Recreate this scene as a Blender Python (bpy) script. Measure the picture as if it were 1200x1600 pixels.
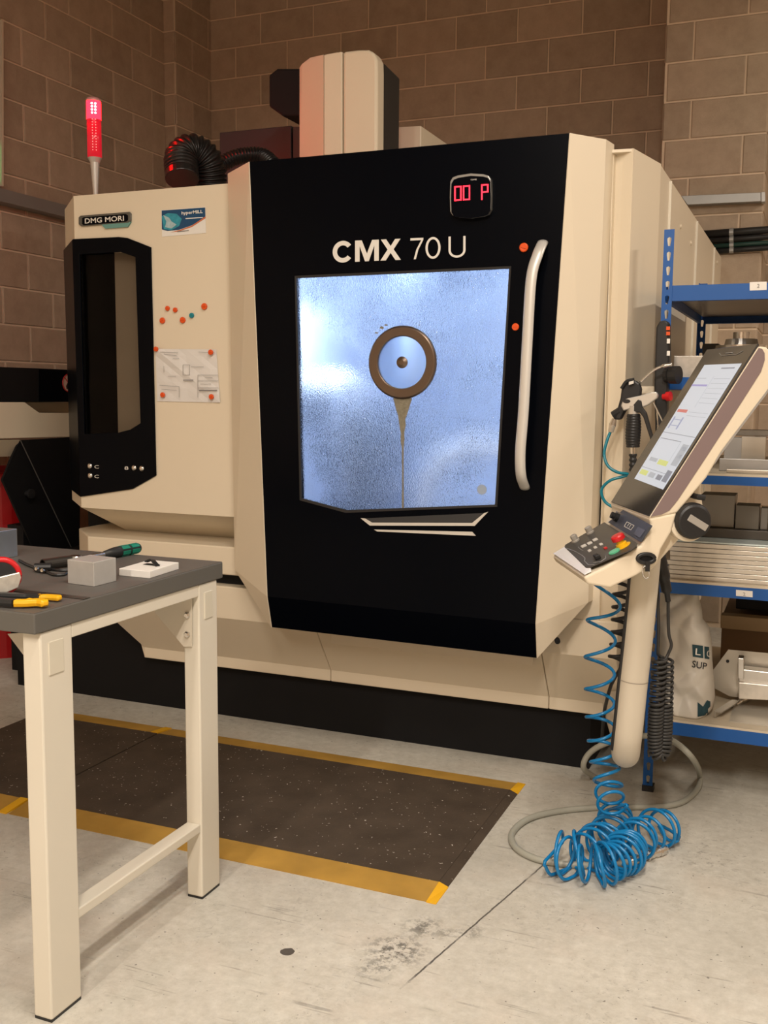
import bpy, bmesh, math, random
from math import sin, cos, pi, radians
from mathutils import Vector, Matrix
from mathutils.geometry import tessellate_polygon
random.seed(7)
V = Vector
scene = bpy.context.scene
for o in list(bpy.data.objects): bpy.data.objects.remove(o)
COL = scene.collection

# ------------------------------------------------------------------ camera
F = 1600.0
YAW, PIT, ROL = radians(22.577), radians(6.565), radians(.5034)
CAM = V((0, 0, 1.42))
fw = V((-sin(YAW)*cos(PIT), cos(YAW)*cos(PIT), -sin(PIT)))
rt = V((cos(YAW), sin(YAW), 0)); up = rt.cross(fw)
rt, up = rt*cos(ROL)+up*sin(ROL), up*cos(ROL)-rt*sin(ROL)
cd = bpy.data.cameras.new('camera'); cam = bpy.data.objects.new('camera', cd); COL.objects.link(cam)
cd.lens = 36; cd.sensor_width = 36; cd.sensor_fit = 'AUTO'; cd.clip_end = 100; cd.clip_start = .05
mw = Matrix((rt, up, -fw)).transposed().to_4x4(); mw.translation = CAM; cam.matrix_world = mw
scene.camera = cam

# ------------------------------------------------------------------ world, exposure
scene.view_settings.view_transform = 'Standard'; scene.view_settings.look = 'None'
scene.view_settings.exposure = 0.04; scene.view_settings.gamma = 1.0
scene.view_settings.use_curve_mapping = False
w_ = bpy.data.worlds.new('world'); scene.world = w_; w_.use_nodes = True
w_.node_tree.nodes['Background'].inputs[0].default_value = (.9, .75, .6, 1)
w_.node_tree.nodes['Background'].inputs[1].default_value = .02

# ------------------------------------------------------------------ ceiling battens (the hall's lamps, plus one added fill)
LAMP_RGB = (1.0, .89, .765)
LAMPS = [(.25, -1.2, 4.0, 168), (-.10, 1.2, 4.0, 76), (2.7, 1.2, 4.0, 14), (2.4, 4.4, 4.0, 86), (-1.3, -2.6, 4.0, 150)]  # the last batten is added to brighten the left cabinet front
for lx, ly, lz, lp in LAMPS:
    ld = bpy.data.lights.new('batten_light', 'AREA'); ld.shape = 'RECTANGLE'; ld.size = .16; ld.size_y = 1.5
    ld.energy = lp; ld.color = LAMP_RGB
    lo = bpy.data.objects.new('batten_light', ld); COL.objects.link(lo); lo.location = (lx, ly, lz-.055)

# ------------------------------------------------------------------ helpers
def ray(x, y): return fw*F + rt*(x-600) - up*(y-800)
def A(x, y, Y=None, X=None, Z=None):
    d = ray(x, y)
    if Y is not None: t = (Y-CAM.y)/d.y
    elif X is not None: t = (X-CAM.x)/d.x
    else: t = (Z-CAM.z)/d.z
    return CAM + d*t
def onplane(x, y, p0, n):
    d = ray(x, y); return CAM + d*((p0-CAM).dot(n)/d.dot(n))
MATS = {}
def M(name, rgb, rough=.5, metal=0., var=.06, scale=6., bump=0., bscale=120., trans=0., emit=None, estr=0., ior=1.45, spec=.5, coat=0.):
    if name in MATS: return MATS[name]
    m = bpy.data.materials.new(name); m.use_nodes = True; nt = m.node_tree; b = nt.nodes['Principled BSDF']
    tc = nt.nodes.new('ShaderNodeTexCoord'); nz = nt.nodes.new('ShaderNodeTexNoise')
    nz.inputs['Scale'].default_value = scale; nz.inputs['Detail'].default_value = 6
    nt.links.new(tc.outputs['Object'], nz.inputs['Vector'])
    mx = nt.nodes.new('ShaderNodeMix'); mx.data_type = 'RGBA'
    lo = [c*(1-var) for c in rgb]; hi = [min(1, c*(1+var)) for c in rgb]
    mx.inputs[6].default_value = (*lo, 1); mx.inputs[7].default_value = (*hi, 1)
    nt.links.new(nz.outputs['Fac'], mx.inputs[0]); nt.links.new(mx.outputs[2], b.inputs['Base Color'])
    b.inputs['Roughness'].default_value = rough; b.inputs['Metallic'].default_value = metal
    b.inputs['IOR'].default_value = ior; b.inputs['Transmission Weight'].default_value = trans
    b.inputs['Specular IOR Level'].default_value = spec; b.inputs['Coat Weight'].default_value = coat
    if emit: b.inputs['Emission Color'].default_value = (*emit, 1); b.inputs['Emission Strength'].default_value = estr
    if bump:
        n2 = nt.nodes.new('ShaderNodeTexNoise'); n2.inputs['Scale'].default_value = bscale; n2.inputs['Detail'].default_value = 4
        nt.links.new(tc.outputs['Object'], n2.inputs['Vector'])
        bp = nt.nodes.new('ShaderNodeBump'); bp.inputs['Strength'].default_value = bump; bp.inputs['Distance'].default_value = .004
        nt.links.new(n2.outputs['Fac'], bp.inputs['Height']); nt.links.new(bp.outputs['Normal'], b.inputs['Normal'])
    MATS[name] = m; return m

WORLD = {}
def wloc(o): return WORLD.get(o.name, V((0, 0, 0)))
def obj(name, bm, mat, parent=None, smooth=False, bevel=0., seg=2, keep_origin=False):
    bmesh.ops.recalc_face_normals(bm, faces=bm.faces)
    me = bpy.data.meshes.new(name); bm.to_mesh(me); bm.free()
    for m in (mat if isinstance(mat, (list, tuple)) else [mat]): me.materials.append(m)
    return link_mesh(name, me, parent, smooth, bevel, seg, keep_origin)
def link_mesh(name, me, parent=None, smooth=False, bevel=0., seg=2, keep_origin=False):
    if not keep_origin:
        co = [v.co for v in me.vertices]
        c = V([(min(p[i] for p in co)+max(p[i] for p in co))/2 for i in range(3)])
        if parent is None: c.z = min(p.z for p in co)
        me.transform(Matrix.Translation(-c))
    else: c = V((0, 0, 0))
    if smooth:
        for p in me.polygons: p.use_smooth = True
    o = bpy.data.objects.new(name, me); COL.objects.link(o)
    WORLD[o.name] = c.copy()
    if parent is not None: o.parent = parent; o.location = c - wloc(parent)
    else: o.location = c
    if bevel:
        md = o.modifiers.new('bevel', 'BEVEL'); md.width = bevel; md.segments = seg; md.limit_method = 'ANGLE'; md.angle_limit = radians(35)
        md.harden_normals = False
    return o
def thing(name, label, cat, loc=(0, 0, 0), group=None):
    o = bpy.data.objects.new(name, None); COL.objects.link(o); o.location = loc; o.empty_display_size = .1
    WORLD[o.name] = V(loc); return tag(o, label, cat, group)
def tag(o, label, cat=None, group=None):
    o['label'] = label
    if cat: o['category'] = cat
    if group: o['group'] = group
    return o
def struct(o): o['kind'] = 'structure'; return o

def B(): return bmesh.new()
def box(bm, x0, x1, y0, y1, z0, z1):
    v = [bm.verts.new((x, y, z)) for x in (x0, x1) for y in (y0, y1) for z in (z0, z1)]
    for f in ((0, 1, 3, 2), (4, 6, 7, 5), (0, 4, 5, 1), (2, 3, 7, 6), (0, 2, 6, 4), (1, 5, 7, 3)): bm.faces.new([v[i] for i in f])
    return bm
def boxo(o, ex, ey, ez, sx, sy, sz, bm=None):
    """box centred at o with half sizes along the axes ex, ey, ez"""
    bm = bm or B(); v = [bm.verts.new(o+ex*a*sx+ey*b*sy+ez*c*sz) for a in (-1, 1) for b in (-1, 1) for c in (-1, 1)]
    for f in ((0, 1, 3, 2), (4, 6, 7, 5), (0, 4, 5, 1), (2, 3, 7, 6), (0, 2, 6, 4), (1, 5, 7, 3)): bm.faces.new([v[i] for i in f])
    return bm
def plate(outer, ext, holes=(), bm=None):
    """a polygon of 3D points (with holes) extruded by the vector ext"""
    bm = bm or B(); loops = [list(outer)]+[list(h) for h in holes]; ext = V(ext)
    tris = tessellate_polygon(loops); pts = [p for l in loops for p in l]
    a = [bm.verts.new(p) for p in pts]; b = [bm.verts.new(V(p)+ext) for p in pts]
    if len(loops) == 1:
        bm.faces.new(a); bm.faces.new(b[::-1])
    else:
        for t in tris:
            bm.faces.new([a[i] for i in t]); bm.faces.new([b[i] for i in t[::-1]])
    k = 0
    for l in loops:
        n = len(l)
        for i in range(n):
            j = (i+1) % n; bm.faces.new([a[k+i], a[k+j], b[k+j], b[k+i]])
        k += n
    return bm
def quad(bm, *p): bm.faces.new([bm.verts.new(q) for q in p]); return bm
def spline(pts, n=8, closed=False):
    pts = [V(p) for p in pts]; out = []; N = len(pts)
    for i in range(N if closed else N-1):
        p1, p2 = pts[i], pts[(i+1) % N]
        p0 = pts[i-1] if (closed or i > 0) else p1*2-p2
        p3 = pts[(i+2) % N] if (closed or i+2 < N) else p2*2-p1
        for k in range(n):
            t = k/n; out.append(.5*((2*p1)+(p2-p0)*t+(2*p0-5*p1+4*p2-p3)*t*t+(3*p1-p0-3*p2+p3)*t**3))
    if not closed: out.append(pts[-1])
    return out
def frames(pts):
    N = len(pts); T = [(pts[min(i+1, N-1)]-pts[max(i-1, 0)]).normalized() for i in range(N)]
    ref = V((0, 0, 1)) if abs(T[0].z) < .9 else V((1, 0, 0)); u = T[0].cross(ref).normalized(); fr = []
    for t in T:
        u = (u-t*u.dot(t)); u = u.normalized() if u.length > 1e-6 else t.orthogonal().normalized(); fr.append((t, u, t.cross(u)))
    return fr
def tube(pts, r, seg=10, bm=None, prof=None, caps=True):
    """r number or list; prof: list of (a, b) section points instead of a circle"""
    bm = bm or B(); pts = [V(p) for p in pts]; fr = frames(pts); rings = []
    sec = prof or [(cos(2*pi*k/seg), sin(2*pi*k/seg)) for k in range(seg)]
    for i, p in enumerate(pts):
        rr = r[i] if isinstance(r, (list, tuple)) else r; t, u, w = fr[i]
        rings.append([bm.verts.new(p+u*(a*rr)+w*(b*rr)) for a, b in sec])
    n = len(sec)
    for a, b in zip(rings, rings[1:]):
        for k in range(n): bm.faces.new([a[k], a[(k+1) % n], b[(k+1) % n], b[k]])
    if caps: bm.faces.new(rings[0][::-1]); bm.faces.new(rings[-1])
    return bm
def helix(path, R, turns, n=18, start=0., ell=1.):
    """points winding round a path"""
    fr = frames(path); N = int(turns*n); out = []; L = [0.]
    for a, b in zip(path, path[1:]): L.append(L[-1]+(b-a).length)
    for i in range(N+1):
        s = L[-1]*i/N; j = 0
        while j < len(L)-2 and L[j+1] < s: j += 1
        f = (s-L[j])/max(1e-9, L[j+1]-L[j]); p = path[j].lerp(path[j+1], f)
        u = fr[j][1].lerp(fr[j+1][1], f); w = fr[j][2].lerp(fr[j+1][2], f); a = start+2*pi*turns*i/N
        rr = R(i/N) if callable(R) else R; out.append(p+u*cos(a)*rr+w*sin(a)*rr*ell)
    return out
def lathe(c, ax, prof, seg=24, bm=None, open_=False):
    """prof: list of (radius, height along ax)"""
    bm = bm or B(); ax = V(ax).normalized(); u = ax.orthogonal().normalized(); w = ax.cross(u); rings = []
    for r, h in prof:
        if r < 1e-6: rings.append([bm.verts.new(V(c)+ax*h)])
        else: rings.append([bm.verts.new(V(c)+ax*h+u*cos(2*pi*k/seg)*r+w*sin(2*pi*k/seg)*r) for k in range(seg)])
    for a, b in zip(rings, rings[1:]):
        for k in range(seg):
            k2 = (k+1) % seg; q = []
            for x in (a[k % len(a)], a[k2 % len(a)], b[k2 % len(b)], b[k % len(b)]):
                if x not in q: q.append(x)
            if len(q) > 2: bm.faces.new(q)
    if open_: return bm
    if len(rings[0]) > 1: bm.faces.new(rings[0][::-1])
    if len(rings[-1]) > 1: bm.faces.new(rings[-1])
    return bm
def text(name, s, p0, p1, hgt, nrm, mat, parent=None, bold=0., depth=.0012, updir=None, warp=None):
    """text whose outline is fitted from p0 (left baseline) to p1 (right baseline), cap height hgt, facing nrm"""
    cu = bpy.data.curves.new(name, 'FONT'); cu.body = s; cu.size = 1; cu.offset = bold; cu.resolution_u = 3
    to = bpy.data.objects.new(name, cu); COL.objects.link(to)
    bpy.context.view_layer.update()
    me = bpy.data.meshes.new_from_object(to.evaluated_get(bpy.context.evaluated_depsgraph_get()))
    bpy.data.objects.remove(to); bpy.data.curves.remove(cu)
    xs = [v.co.x for v in me.vertices]; ys = [v.co.y for v in me.vertices]
    x0, x1, y0 = min(xs), max(xs), min(ys); cap = max(ys)-y0
    ex = (p1-p0); L = ex.length; ex = ex.normalized(); nrm = V(nrm).normalized(); ey = nrm.cross(ex).normalized()
    if updir is not None: ey = V(updir).normalized()
    for v in me.vertices: v.co = p0+ex*((v.co.x-x0)/(x1-x0)*L)+ey*((v.co.y-y0)/cap*hgt)+nrm*depth
    if warp:
        for v in me.vertices: v.co = warp(v.co)
    me.name = name; me.materials.clear(); me.materials.append(mat)
    return link_mesh(name, me, parent)

# ------------------------------------------------------------------ materials
cream = M('cream_paint', (.72, .63, .49), .42, var=.03, scale=2)
black = M('black_paint', (.0006, .0012, .0030), .30, var=.2, scale=3, spec=.08)
blackm = M('black_matt', (.008, .008, .009), .6, var=.2, spec=.2)
plast = M('black_plastic', (.014, .014, .015), .42, var=.15)
rubber = M('black_rubber', (.016, .015, .014), .7, var=.2, spec=.3)
alu = M('aluminium', (.62, .60, .57), .34, 1., var=.12, scale=20)
alud = M('dull_aluminium', (.42, .41, .40), .5, .85, var=.15, scale=14)
steel = M('bright_steel', (.70, .68, .65), .22, 1., var=.08)
bronze = M('bronze_ring', (.17, .13, .105), .3, .9, var=.15)
blue = M('blue_shelf_paint', (.006, .085, .33), .4, var=.05)
benchw = M('bench_frame_paint', (.66, .62, .53), .45, var=.03)
benchtop = M('bench_linoleum', (.095, .088, .08), .55, var=.18, scale=9, bump=.05)
benchedge = M('bench_edge_band', (.105, .10, .09), .5, var=.05)
yellow = M('yellow_rubber', (.41, .235, .042), .65, var=.45, scale=7)
white = M('white_plastic', (.78, .76, .72), .45, var=.03)
red = M('red_plastic', (.55, .012, .015), .35, var=.08)
orange = M('orange_plastic', (.72, .085, .008), .4, var=.06)
teal = M('teal_plastic', (.006, .22, .28), .4, var=.06)
letter = M('silver_lettering', (.72, .69, .64), .5, var=.02)
galv = M('galvanised', (.40, .40, .39), .45, .6, var=.15)

def wall_mat():
    m = bpy.data.materials.new('concrete_block'); m.use_nodes = True; nt = m.node_tree; b = nt.nodes['Principled BSDF']
    tc = nt.nodes.new('ShaderNodeTexCoord'); oi = nt.nodes.new('ShaderNodeObjectInfo')
    n1 = nt.nodes.new('ShaderNodeTexNoise'); n1.inputs['Scale'].default_value = 9; n1.inputs['Detail'].default_value = 10; n1.inputs['Roughness'].default_value = .7
    ad = nt.nodes.new('ShaderNodeVectorMath'); ad.operation = 'ADD'
    nt.links.new(tc.outputs['Object'], ad.inputs[0]); nt.links.new(oi.outputs['Location'], ad.inputs[1]); nt.links.new(ad.outputs[0], n1.inputs['Vector'])
    r = nt.nodes.new('ShaderNodeValToRGB'); r.color_ramp.elements[0].position = .3; r.color_ramp.elements[1].position = .75
    r.color_ramp.elements[0].color = (.43, .33, .24, 1); r.color_ramp.elements[1].color = (.56, .445, .335, 1)
    nt.links.new(n1.outputs['Fac'], r.inputs[0])
    mu = nt.nodes.new('ShaderNodeMix'); mu.data_type = 'RGBA'; mu.blend_type = 'MULTIPLY'; mu.inputs[0].default_value = 1
    mr = nt.nodes.new('ShaderNodeMapRange'); mr.inputs[3].default_value = .86; mr.inputs[4].default_value = 1.1
    nt.links.new(oi.outputs['Random'], mr.inputs[0]); nt.links.new(r.outputs[0], mu.inputs[6]); nt.links.new(mr.outputs[0], mu.inputs[7])
    nt.links.new(mu.outputs[2], b.inputs['Base Color']); b.inputs['Roughness'].default_value = .75; b.inputs['Specular IOR Level'].default_value = .3
    n2 = nt.nodes.new('ShaderNodeTexNoise'); n2.inputs['Scale'].default_value = 160; bp = nt.nodes.new('ShaderNodeBump'); bp.inputs['Strength'].default_value = .25; bp.inputs['Distance'].default_value = .004
    nt.links.new(ad.outputs[0], n2.inputs['Vector']); nt.links.new(n2.outputs['Fac'], bp.inputs['Height']); nt.links.new(bp.outputs['Normal'], b.inputs['Normal'])
    return m
def tint_glass():
    """thin tinted pane: light passes straight through, with a faint mirror reflection"""
    m = bpy.data.materials.new('tinted_pane'); m.use_nodes = True; nt = m.node_tree; nt.nodes.remove(nt.nodes['Principled BSDF'])
    tr_ = nt.nodes.new('ShaderNodeBsdfTransparent'); tr_.inputs[0].default_value = (.66, .64, .62, 1)
    gs = nt.nodes.new('ShaderNodeBsdfGlossy'); gs.inputs['Roughness'].default_value = .03; fr = nt.nodes.new('ShaderNodeFresnel'); fr.inputs[0].default_value = 1.22
    nz = nt.nodes.new('ShaderNodeTexNoise'); nz.inputs['Scale'].default_value = 9; mu = nt.nodes.new('ShaderNodeMath'); mu.operation = 'MULTIPLY'; nt.links.new(fr.outputs[0], mu.inputs[0]); nt.links.new(nz.outputs['Fac'], mu.inputs[1])
    mx = nt.nodes.new('ShaderNodeMixShader'); nt.links.new(mu.outputs[0], mx.inputs[0]); nt.links.new(tr_.outputs[0], mx.inputs[1]); nt.links.new(gs.outputs[0], mx.inputs[2])
    nt.links.new(mx.outputs[0], nt.nodes['Material Output'].inputs[0]); return m
blockm = wall_mat()
mortar = M('mortar', (.80, .65, .49), .85, var=.12, scale=14)

def floor_mat():
    m = bpy.data.materials.new('painted_concrete_floor'); m.use_nodes = True; nt = m.node_tree; b = nt.nodes['Principled BSDF']
    N = nt.nodes.new; L = nt.links.new
    geo = N('ShaderNodeNewGeometry')
    def noise(s, d=8, rg=.6, vec=None, dist=0):
        n = N('ShaderNodeTexNoise'); n.inputs['Scale'].default_value = s; n.inputs['Detail'].default_value = d; n.inputs['Roughness'].default_value = rg; n.inputs['Distortion'].default_value = dist
        L(vec or geo.outputs['Position'], n.inputs['Vector']); return n.outputs['Fac']
    def ramp(v, p0, p1, c0=(0, 0, 0, 1), c1=(1, 1, 1, 1)):
        r = N('ShaderNodeValToRGB'); r.color_ramp.elements[0].position = p0; r.color_ramp.elements[1].position = p1
        r.color_ramp.elements[0].color = c0; r.color_ramp.elements[1].color = c1; L(v, r.inputs[0]); return r.outputs[0]
    def mix(f, a, c):
        x = N('ShaderNodeMix'); x.data_type = 'RGBA'
        L(f, x.inputs[0]); L(a, x.inputs[6]) if hasattr(a, 'is_linked') else setattr(x.inputs[6], 'default_value', a)
        L(c, x.inputs[7]) if hasattr(c, 'is_linked') else setattr(x.inputs[7], 'default_value', c); return x.outputs[2]
    def math_(op, a, c):
        x = N('ShaderNodeMath'); x.operation = op
        for i, q in enumerate((a, c)):
            if hasattr(q, 'is_linked'): L(q, x.inputs[i])
            else: x.inputs[i].default_value = q
        return x.outputs[0]
    base = ramp(noise(1.6, 10, .65), .3, .72, (.515, .495, .44, 1), (.66, .64, .575, 1))
    fine = ramp(noise(26, 8, .75), .35, .7, (.80, .79, .77, 1), (1.04, 1.04, 1.04, 1))
    x = N('ShaderNodeMix'); x.data_type = 'RGBA'; x.blend_type = 'MULTIPLY'; x.inputs[0].default_value = 1; L(base, x.inputs[6]); L(fine, x.inputs[7]); c = x.outputs[2]
    # worn patches showing the grey slab
    pat = math_('MULTIPLY', ramp(noise(2.1, 3, .5), .50, .66), ramp(noise(34, 7, .75), .54, .62)); pat = math_('MULTIPLY', pat, .55)
    c = mix(pat, c, (.20, .185, .165, 1))
    # scratches: stretched noise in two directions
    for ang, s, th in ((.6, 1., .665), (-.9, .8, .675), (1.45, .7, .68)):
        mp = N('ShaderNodeMapping'); mp.inputs['Rotation'].default_value = (0, 0, ang); mp.inputs['Scale'].default_value = (2.2*s, 46*s, 1); L(geo.outputs['Position'], mp.inputs[0])
        sc = math_('MULTIPLY', ramp(noise(1.7, 2, .5, mp.outputs[0], .4), th, th+.02), ramp(noise(5.3, 4), .52, .62)); sc = math_('MULTIPLY', sc, .5)
        c = mix(sc, c, (.17, .155, .135, 1))
    c = mix(math_('MULTIPLY', math_('MULTIPLY', ramp(noise(48, 5, .7, None, 1.2), .56, .66), ramp(noise(4.3, 4), .42, .62)), .38), c, (.26, .24, .205, 1))
    c = mix(math_('MULTIPLY', ramp(noise(3.1, 5), .52, .75), .35), c, (.56, .47, .39, 1))
    sp = math_('MULTIPLY', ramp(noise(75, 2, .5), .70, .73), .8); c = mix(sp, c, (.13, .12, .105, 1))
    # saw-cut joint with worn edges: distance to a line on the floor
    p, q = A(845, 1355, Z=0), A(400, 1740, Z=0); d = (q-p).normalized(); n = V((-d.y, d.x, 0))
    vm = N('ShaderNodeVectorMath'); vm.operation = 'DOT_PRODUCT'; L(geo.outputs['Position'], vm.inputs[0]); vm.inputs[1].default_value = n
    ds = math_('ABSOLUTE', math_('ADD', math_('SUBTRACT', vm.outputs['Value'], n.dot(p)), math_('MULTIPLY', math_('SUBTRACT', noise(30, 4), .5), .008)), 0)
    va = N('ShaderNodeVectorMath'); va.operation = 'DOT_PRODUCT'; L(geo.outputs['Position'], va.inputs[0]); va.inputs[1].default_value = d
    al = math_('LESS_THAN', math_('ABSOLUTE', math_('SUBTRACT', va.outputs['Value'], d.dot(p)+.33), 0), .45)
    ln = math_('MULTIPLY', math_('LESS_THAN', ds, .0026), al); ln = math_('MULTIPLY', ln, ramp(noise(5, 3), .34, .5))
    c = mix(ln, c, (.10, .09, .08, 1))
    for px, py, rx, st in ((618, 1485, .10, .9), (660, 1448, .07, .8), (585, 1515, .06, .6), (735, 1455, .05, .6), (700, 1460, .04, .5)):
        pc = A(px, py, Z=0); vd = N('ShaderNodeVectorMath'); vd.operation = 'DISTANCE'; L(geo.outputs['Position'], vd.inputs[0]); vd.inputs[1].default_value = pc
        k = math_('MULTIPLY', ramp(math_('DIVIDE', vd.outputs['Value'], rx), .3, 1, (1, 1, 1, 1), (0, 0, 0, 1)), ramp(noise(34, 7, .75), .47, .56)); k = math_('MULTIPLY', k, st)
        c = mix(k, c, (.12, .115, .10, 1))
    pc = A(449, 1487, Z=0); vd = N('ShaderNodeVectorMath'); vd.operation = 'DISTANCE'; L(geo.outputs['Position'], vd.inputs[0]); vd.inputs[1].default_value = pc
    c = mix(math_('LESS_THAN', math_('ADD', vd.outputs['Value'], math_('MULTIPLY', noise(50, 3), .012)), .024), c, (.085, .075, .065, 1))
    L(c, b.inputs['Base Color'])
    L(ramp(noise(4, 6), .3, .7, (.42, .42, .42, 1), (.62, .62, .62, 1)), b.inputs['Roughness'])
    bp = N('ShaderNodeBump'); bp.inputs['Strength'].default_value = .12; bp.inputs['Distance'].default_value = .004; L(noise(60, 6, .7), bp.inputs['Height']); L(bp.outputs['Normal'], b.inputs['Normal'])
    return m

# ------------------------------------------------------------------ room shell
XL, YB, XR, YF, ZC = -4.6, 7.2, 4.2, -4.5, 5.1
struct(obj('floor', box(B(), XL-.2, XR+.2, YF-.2, YB+.2, -.1, 0), floor_mat(), keep_origin=True))
struct(obj('ceiling', box(B(), XL-.2, XR+.2, YF-.2, YB+.2, ZC, ZC+.1), M('ceiling_sheet', (.30, .28, .25), .8)))
wb = struct(obj('wall_back', box(B(), XL-.2, XR+.2, YB, YB+.2, 0, ZC), mortar))
wl = struct(obj('wall_left', box(B(), XL-.2, XL, YF-.2, YB, 0, ZC), mortar))
struct(obj('wall_right', box(B(), XR, XR+.2, YF-.2, YB, 0, ZC), blockm))
struct(obj('wall_front', box(B(), XL, XR, YF-.2, YF, 0, ZC), blockm))
PX0, PX1, PY = -.923, -.333, 6.55
pier = struct(obj('wall_pier', box(B(), PX0, PX1, PY, YB, 0, ZC), mortar))
pil = struct(obj('wall_corner_pilaster', box(B(), XL, -4.5, 6.71, YB, 0, ZC), mortar))
BLK = {}
def block(parent, c, along, out, L):
    """one block: proud of the mortar; shared mesh per length and direction"""
    L = round(L, 3); key = (L, tuple(round(x) for x in along), tuple(round(x) for x in out))
    if key not in BLK:
        bm = B(); al, ou, zz = V(along), V(out), V((0, 0, 1)); h, t, g = .1075, .007, .005
        lo = [bm.verts.new(al*a*L/2+zz*b*h-ou*.01) for a, b in ((-1, -1), (1, -1), (1, 1), (-1, 1))]
        mi = [bm.verts.new(al*a*L/2+zz*b*h+ou*(t-g)) for a, b in ((-1, -1), (1, -1), (1, 1), (-1, 1))]
        hi = [bm.verts.new(al*a*(L/2-g)+zz*b*(h-g)+ou*t) for a, b in ((-1, -1), (1, -1), (1, 1), (-1, 1))]
        bm.faces.new(hi)
        for r0, r1 in ((lo, mi), (mi, hi)):
            for i in range(4): j = (i+1) % 4; bm.faces.new([r0[i], r0[j], r1[j], r1[i]])
        bmesh.ops.recalc_face_normals(bm, faces=bm.faces); f = bm.faces[:] ; bm.faces.ensure_lookup_table()
        if bm.faces[0].normal.dot(ou) < 0: bmesh.ops.reverse_faces(bm, faces=bm.faces)
        me = bpy.data.meshes.new('block'); bm.to_mesh(me); bm.free(); me.materials.append(blockm); BLK[key] = me
    o = bpy.data.objects.new('block', BLK[key]); COL.objects.link(o); o.parent = parent; o.location = V(c)-wloc(parent)
def course(parent, s0, s1, joint, k, fixed, axis, out):
    """a course of blocks from s0 to s1 along the axis with a joint at 'joint' (every .45 m)"""
    z = .025+.225*k+.1125; s = joint - math.ceil((joint-s0)/.45)*.45
    while s < s1-.01:
        a, b_ = max(s+.005, s0), min(s+.445, s1)
        if b_-a > .03:
            m_ = (a+b_)/2; c = (m_, fixed, z) if axis == 0 else (fixed, m_, z)
            block(parent, c, (1, 0, 0) if axis == 0 else (0, 1, 0), out, b_-a)
        s += .45
for k in range(21):
    e = k % 2
    course(wb, -4.5, PX0, -2.472 if e else -2.251, k, YB, 0, (0, -1, 0))
    course(wb, PX1, PX1+1.35, PX1+(.225 if e else .45), k, YB, 0, (0, -1, 0))
    course(wl, 3.1, 6.71, 5.194 if e else 5.415, k, XL, 1, (1, 0, 0))
    course(pil, 6.71, YB-.005, 6.71+(.225 if e else .45), k, -4.5, 1, (1, 0, 0))
    course(pil, XL+.005, -4.5, -4.5, k, 6.71, 0, (0, -1, 0))
    course(pier, PX0, PX1, -.763 if e else -.463, k, PY, 0, (0, -1, 0))
    course(pier, PY, YB, PY+(.225 if e else .45), k, PX0, 1, (-1, 0, 0))
    course(pier, PY, YB, PY+(.225 if e else .45), k, PX1, 1, (1, 0, 0))

# ceiling battens as fixtures
for i, (lx, ly, lz, lp) in enumerate(LAMPS):
    t = thing('batten_luminaire', ('white ceiling batten above the photographer', 'white ceiling batten above the floor in front of the door', 'white ceiling batten in the right-hand aisle', 'white ceiling batten above the shelving rack', 'added white batten behind the photographer, brightening the cabinet front')[i], 'light', (lx, ly, lz-.05), 'ceiling battens')
    obj('housing', box(B(), lx-.09, lx+.09, ly-.78, ly+.78, lz-.05, lz+.02), white, t, bevel=.008)
    for s in (-.6, .6): obj('suspension_wire', tube([(lx, ly+s, lz+.02), (lx, ly+s, ZC)], .003, 6), steel, t)

# ------------------------------------------------------------------ the milling machine
YD, YC, ZT = 3.42, 3.60, 2.24
mm = thing('milling_machine', 'large cream and black enclosed machining centre with a lit door window', 'machine', (-1.8, 4.4, 0))
FW = V((0, -1, 0)); BK = V((0, 1, 0))
def P(pts, Y): return [A(x, y, Y=Y) for x, y in pts]
def inset(pts, d):
    c = sum(pts, V((0, 0, 0)))/len(pts); return [p+(c-p).normalized()*d for p in pts]
# plinth, left black skirts
obj('plinth', box(B(), -3.3, -.72, 3.80, 6.3, 0, .60), blackm, mm)
obj('plinth_extension', box(B(), -3.5, -3.3, 3.80, 4.6, .0, .62), blackm, mm)
# lower skirt: a folded profile in three panels
SK = [(3.60, .624), (3.60, .49), (3.745, .281), (3.745, .233), (3.775, .233), (3.775, .624)]
def skirt(x0, x1, x0b=None):
    bm = B(); a = [bm.verts.new((x0 if (x0b is None or z > .4) else x0b, y, z)) for y, z in SK]; b = [bm.verts.new((x1, y, z)) for y, z in SK]
    bm.faces.new(a); bm.faces.new(b[::-1])
    for i in range(6): bm.faces.new([a[i], a[(i+1) % 6], b[(i+1) % 6], b[i]])
    return bm
for x0, x1, xb in ((-2.86, -1.792, -2.72), (-1.790, -.872, None), (-.870, -.598, None)):
    obj('skirt_panel', skirt(x0, x1, xb), cream, mm, bevel=.004)
bm = B(); v = [(-.597, 3.60), (-.55, 3.88), (-.55, 6.2), (-.62, 6.2), (-.62, 3.78), (-.63, 3.78)]
plate([V((x, y, .24)) for x, y in [(-.585, 3.745)]+v[1:]], (0, 0, .384), bm=bm)
obj('side_skirt', bm, cream, mm, bevel=.004)
obj('skirt_lip', plate([V((-1.72, 3.597, .50)), V((-.90, 3.597, .50)), V((-.90, 3.597, .435)), V((-1.72, 3.597, .435))], (0, .004, 0)), cream, mm, bevel=.0015)
# black recess band and ledge below the magazine cabinet
obj('gap_band', box(B(), -2.9, -2.05, 3.66, 4.2, .61, .69), blackm, mm)
xl = A(137, 837, Y=YC).x
obj('ledge', plate([V((xl, YC, .673)), V((-2.05, YC, .673)), V((-2.05, 4.3, .673)), V((xl-.21, 4.3, .673)), V((xl-.21, YC+.2, .673))], (0, 0, .118)), cream, mm, bevel=.005)
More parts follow.
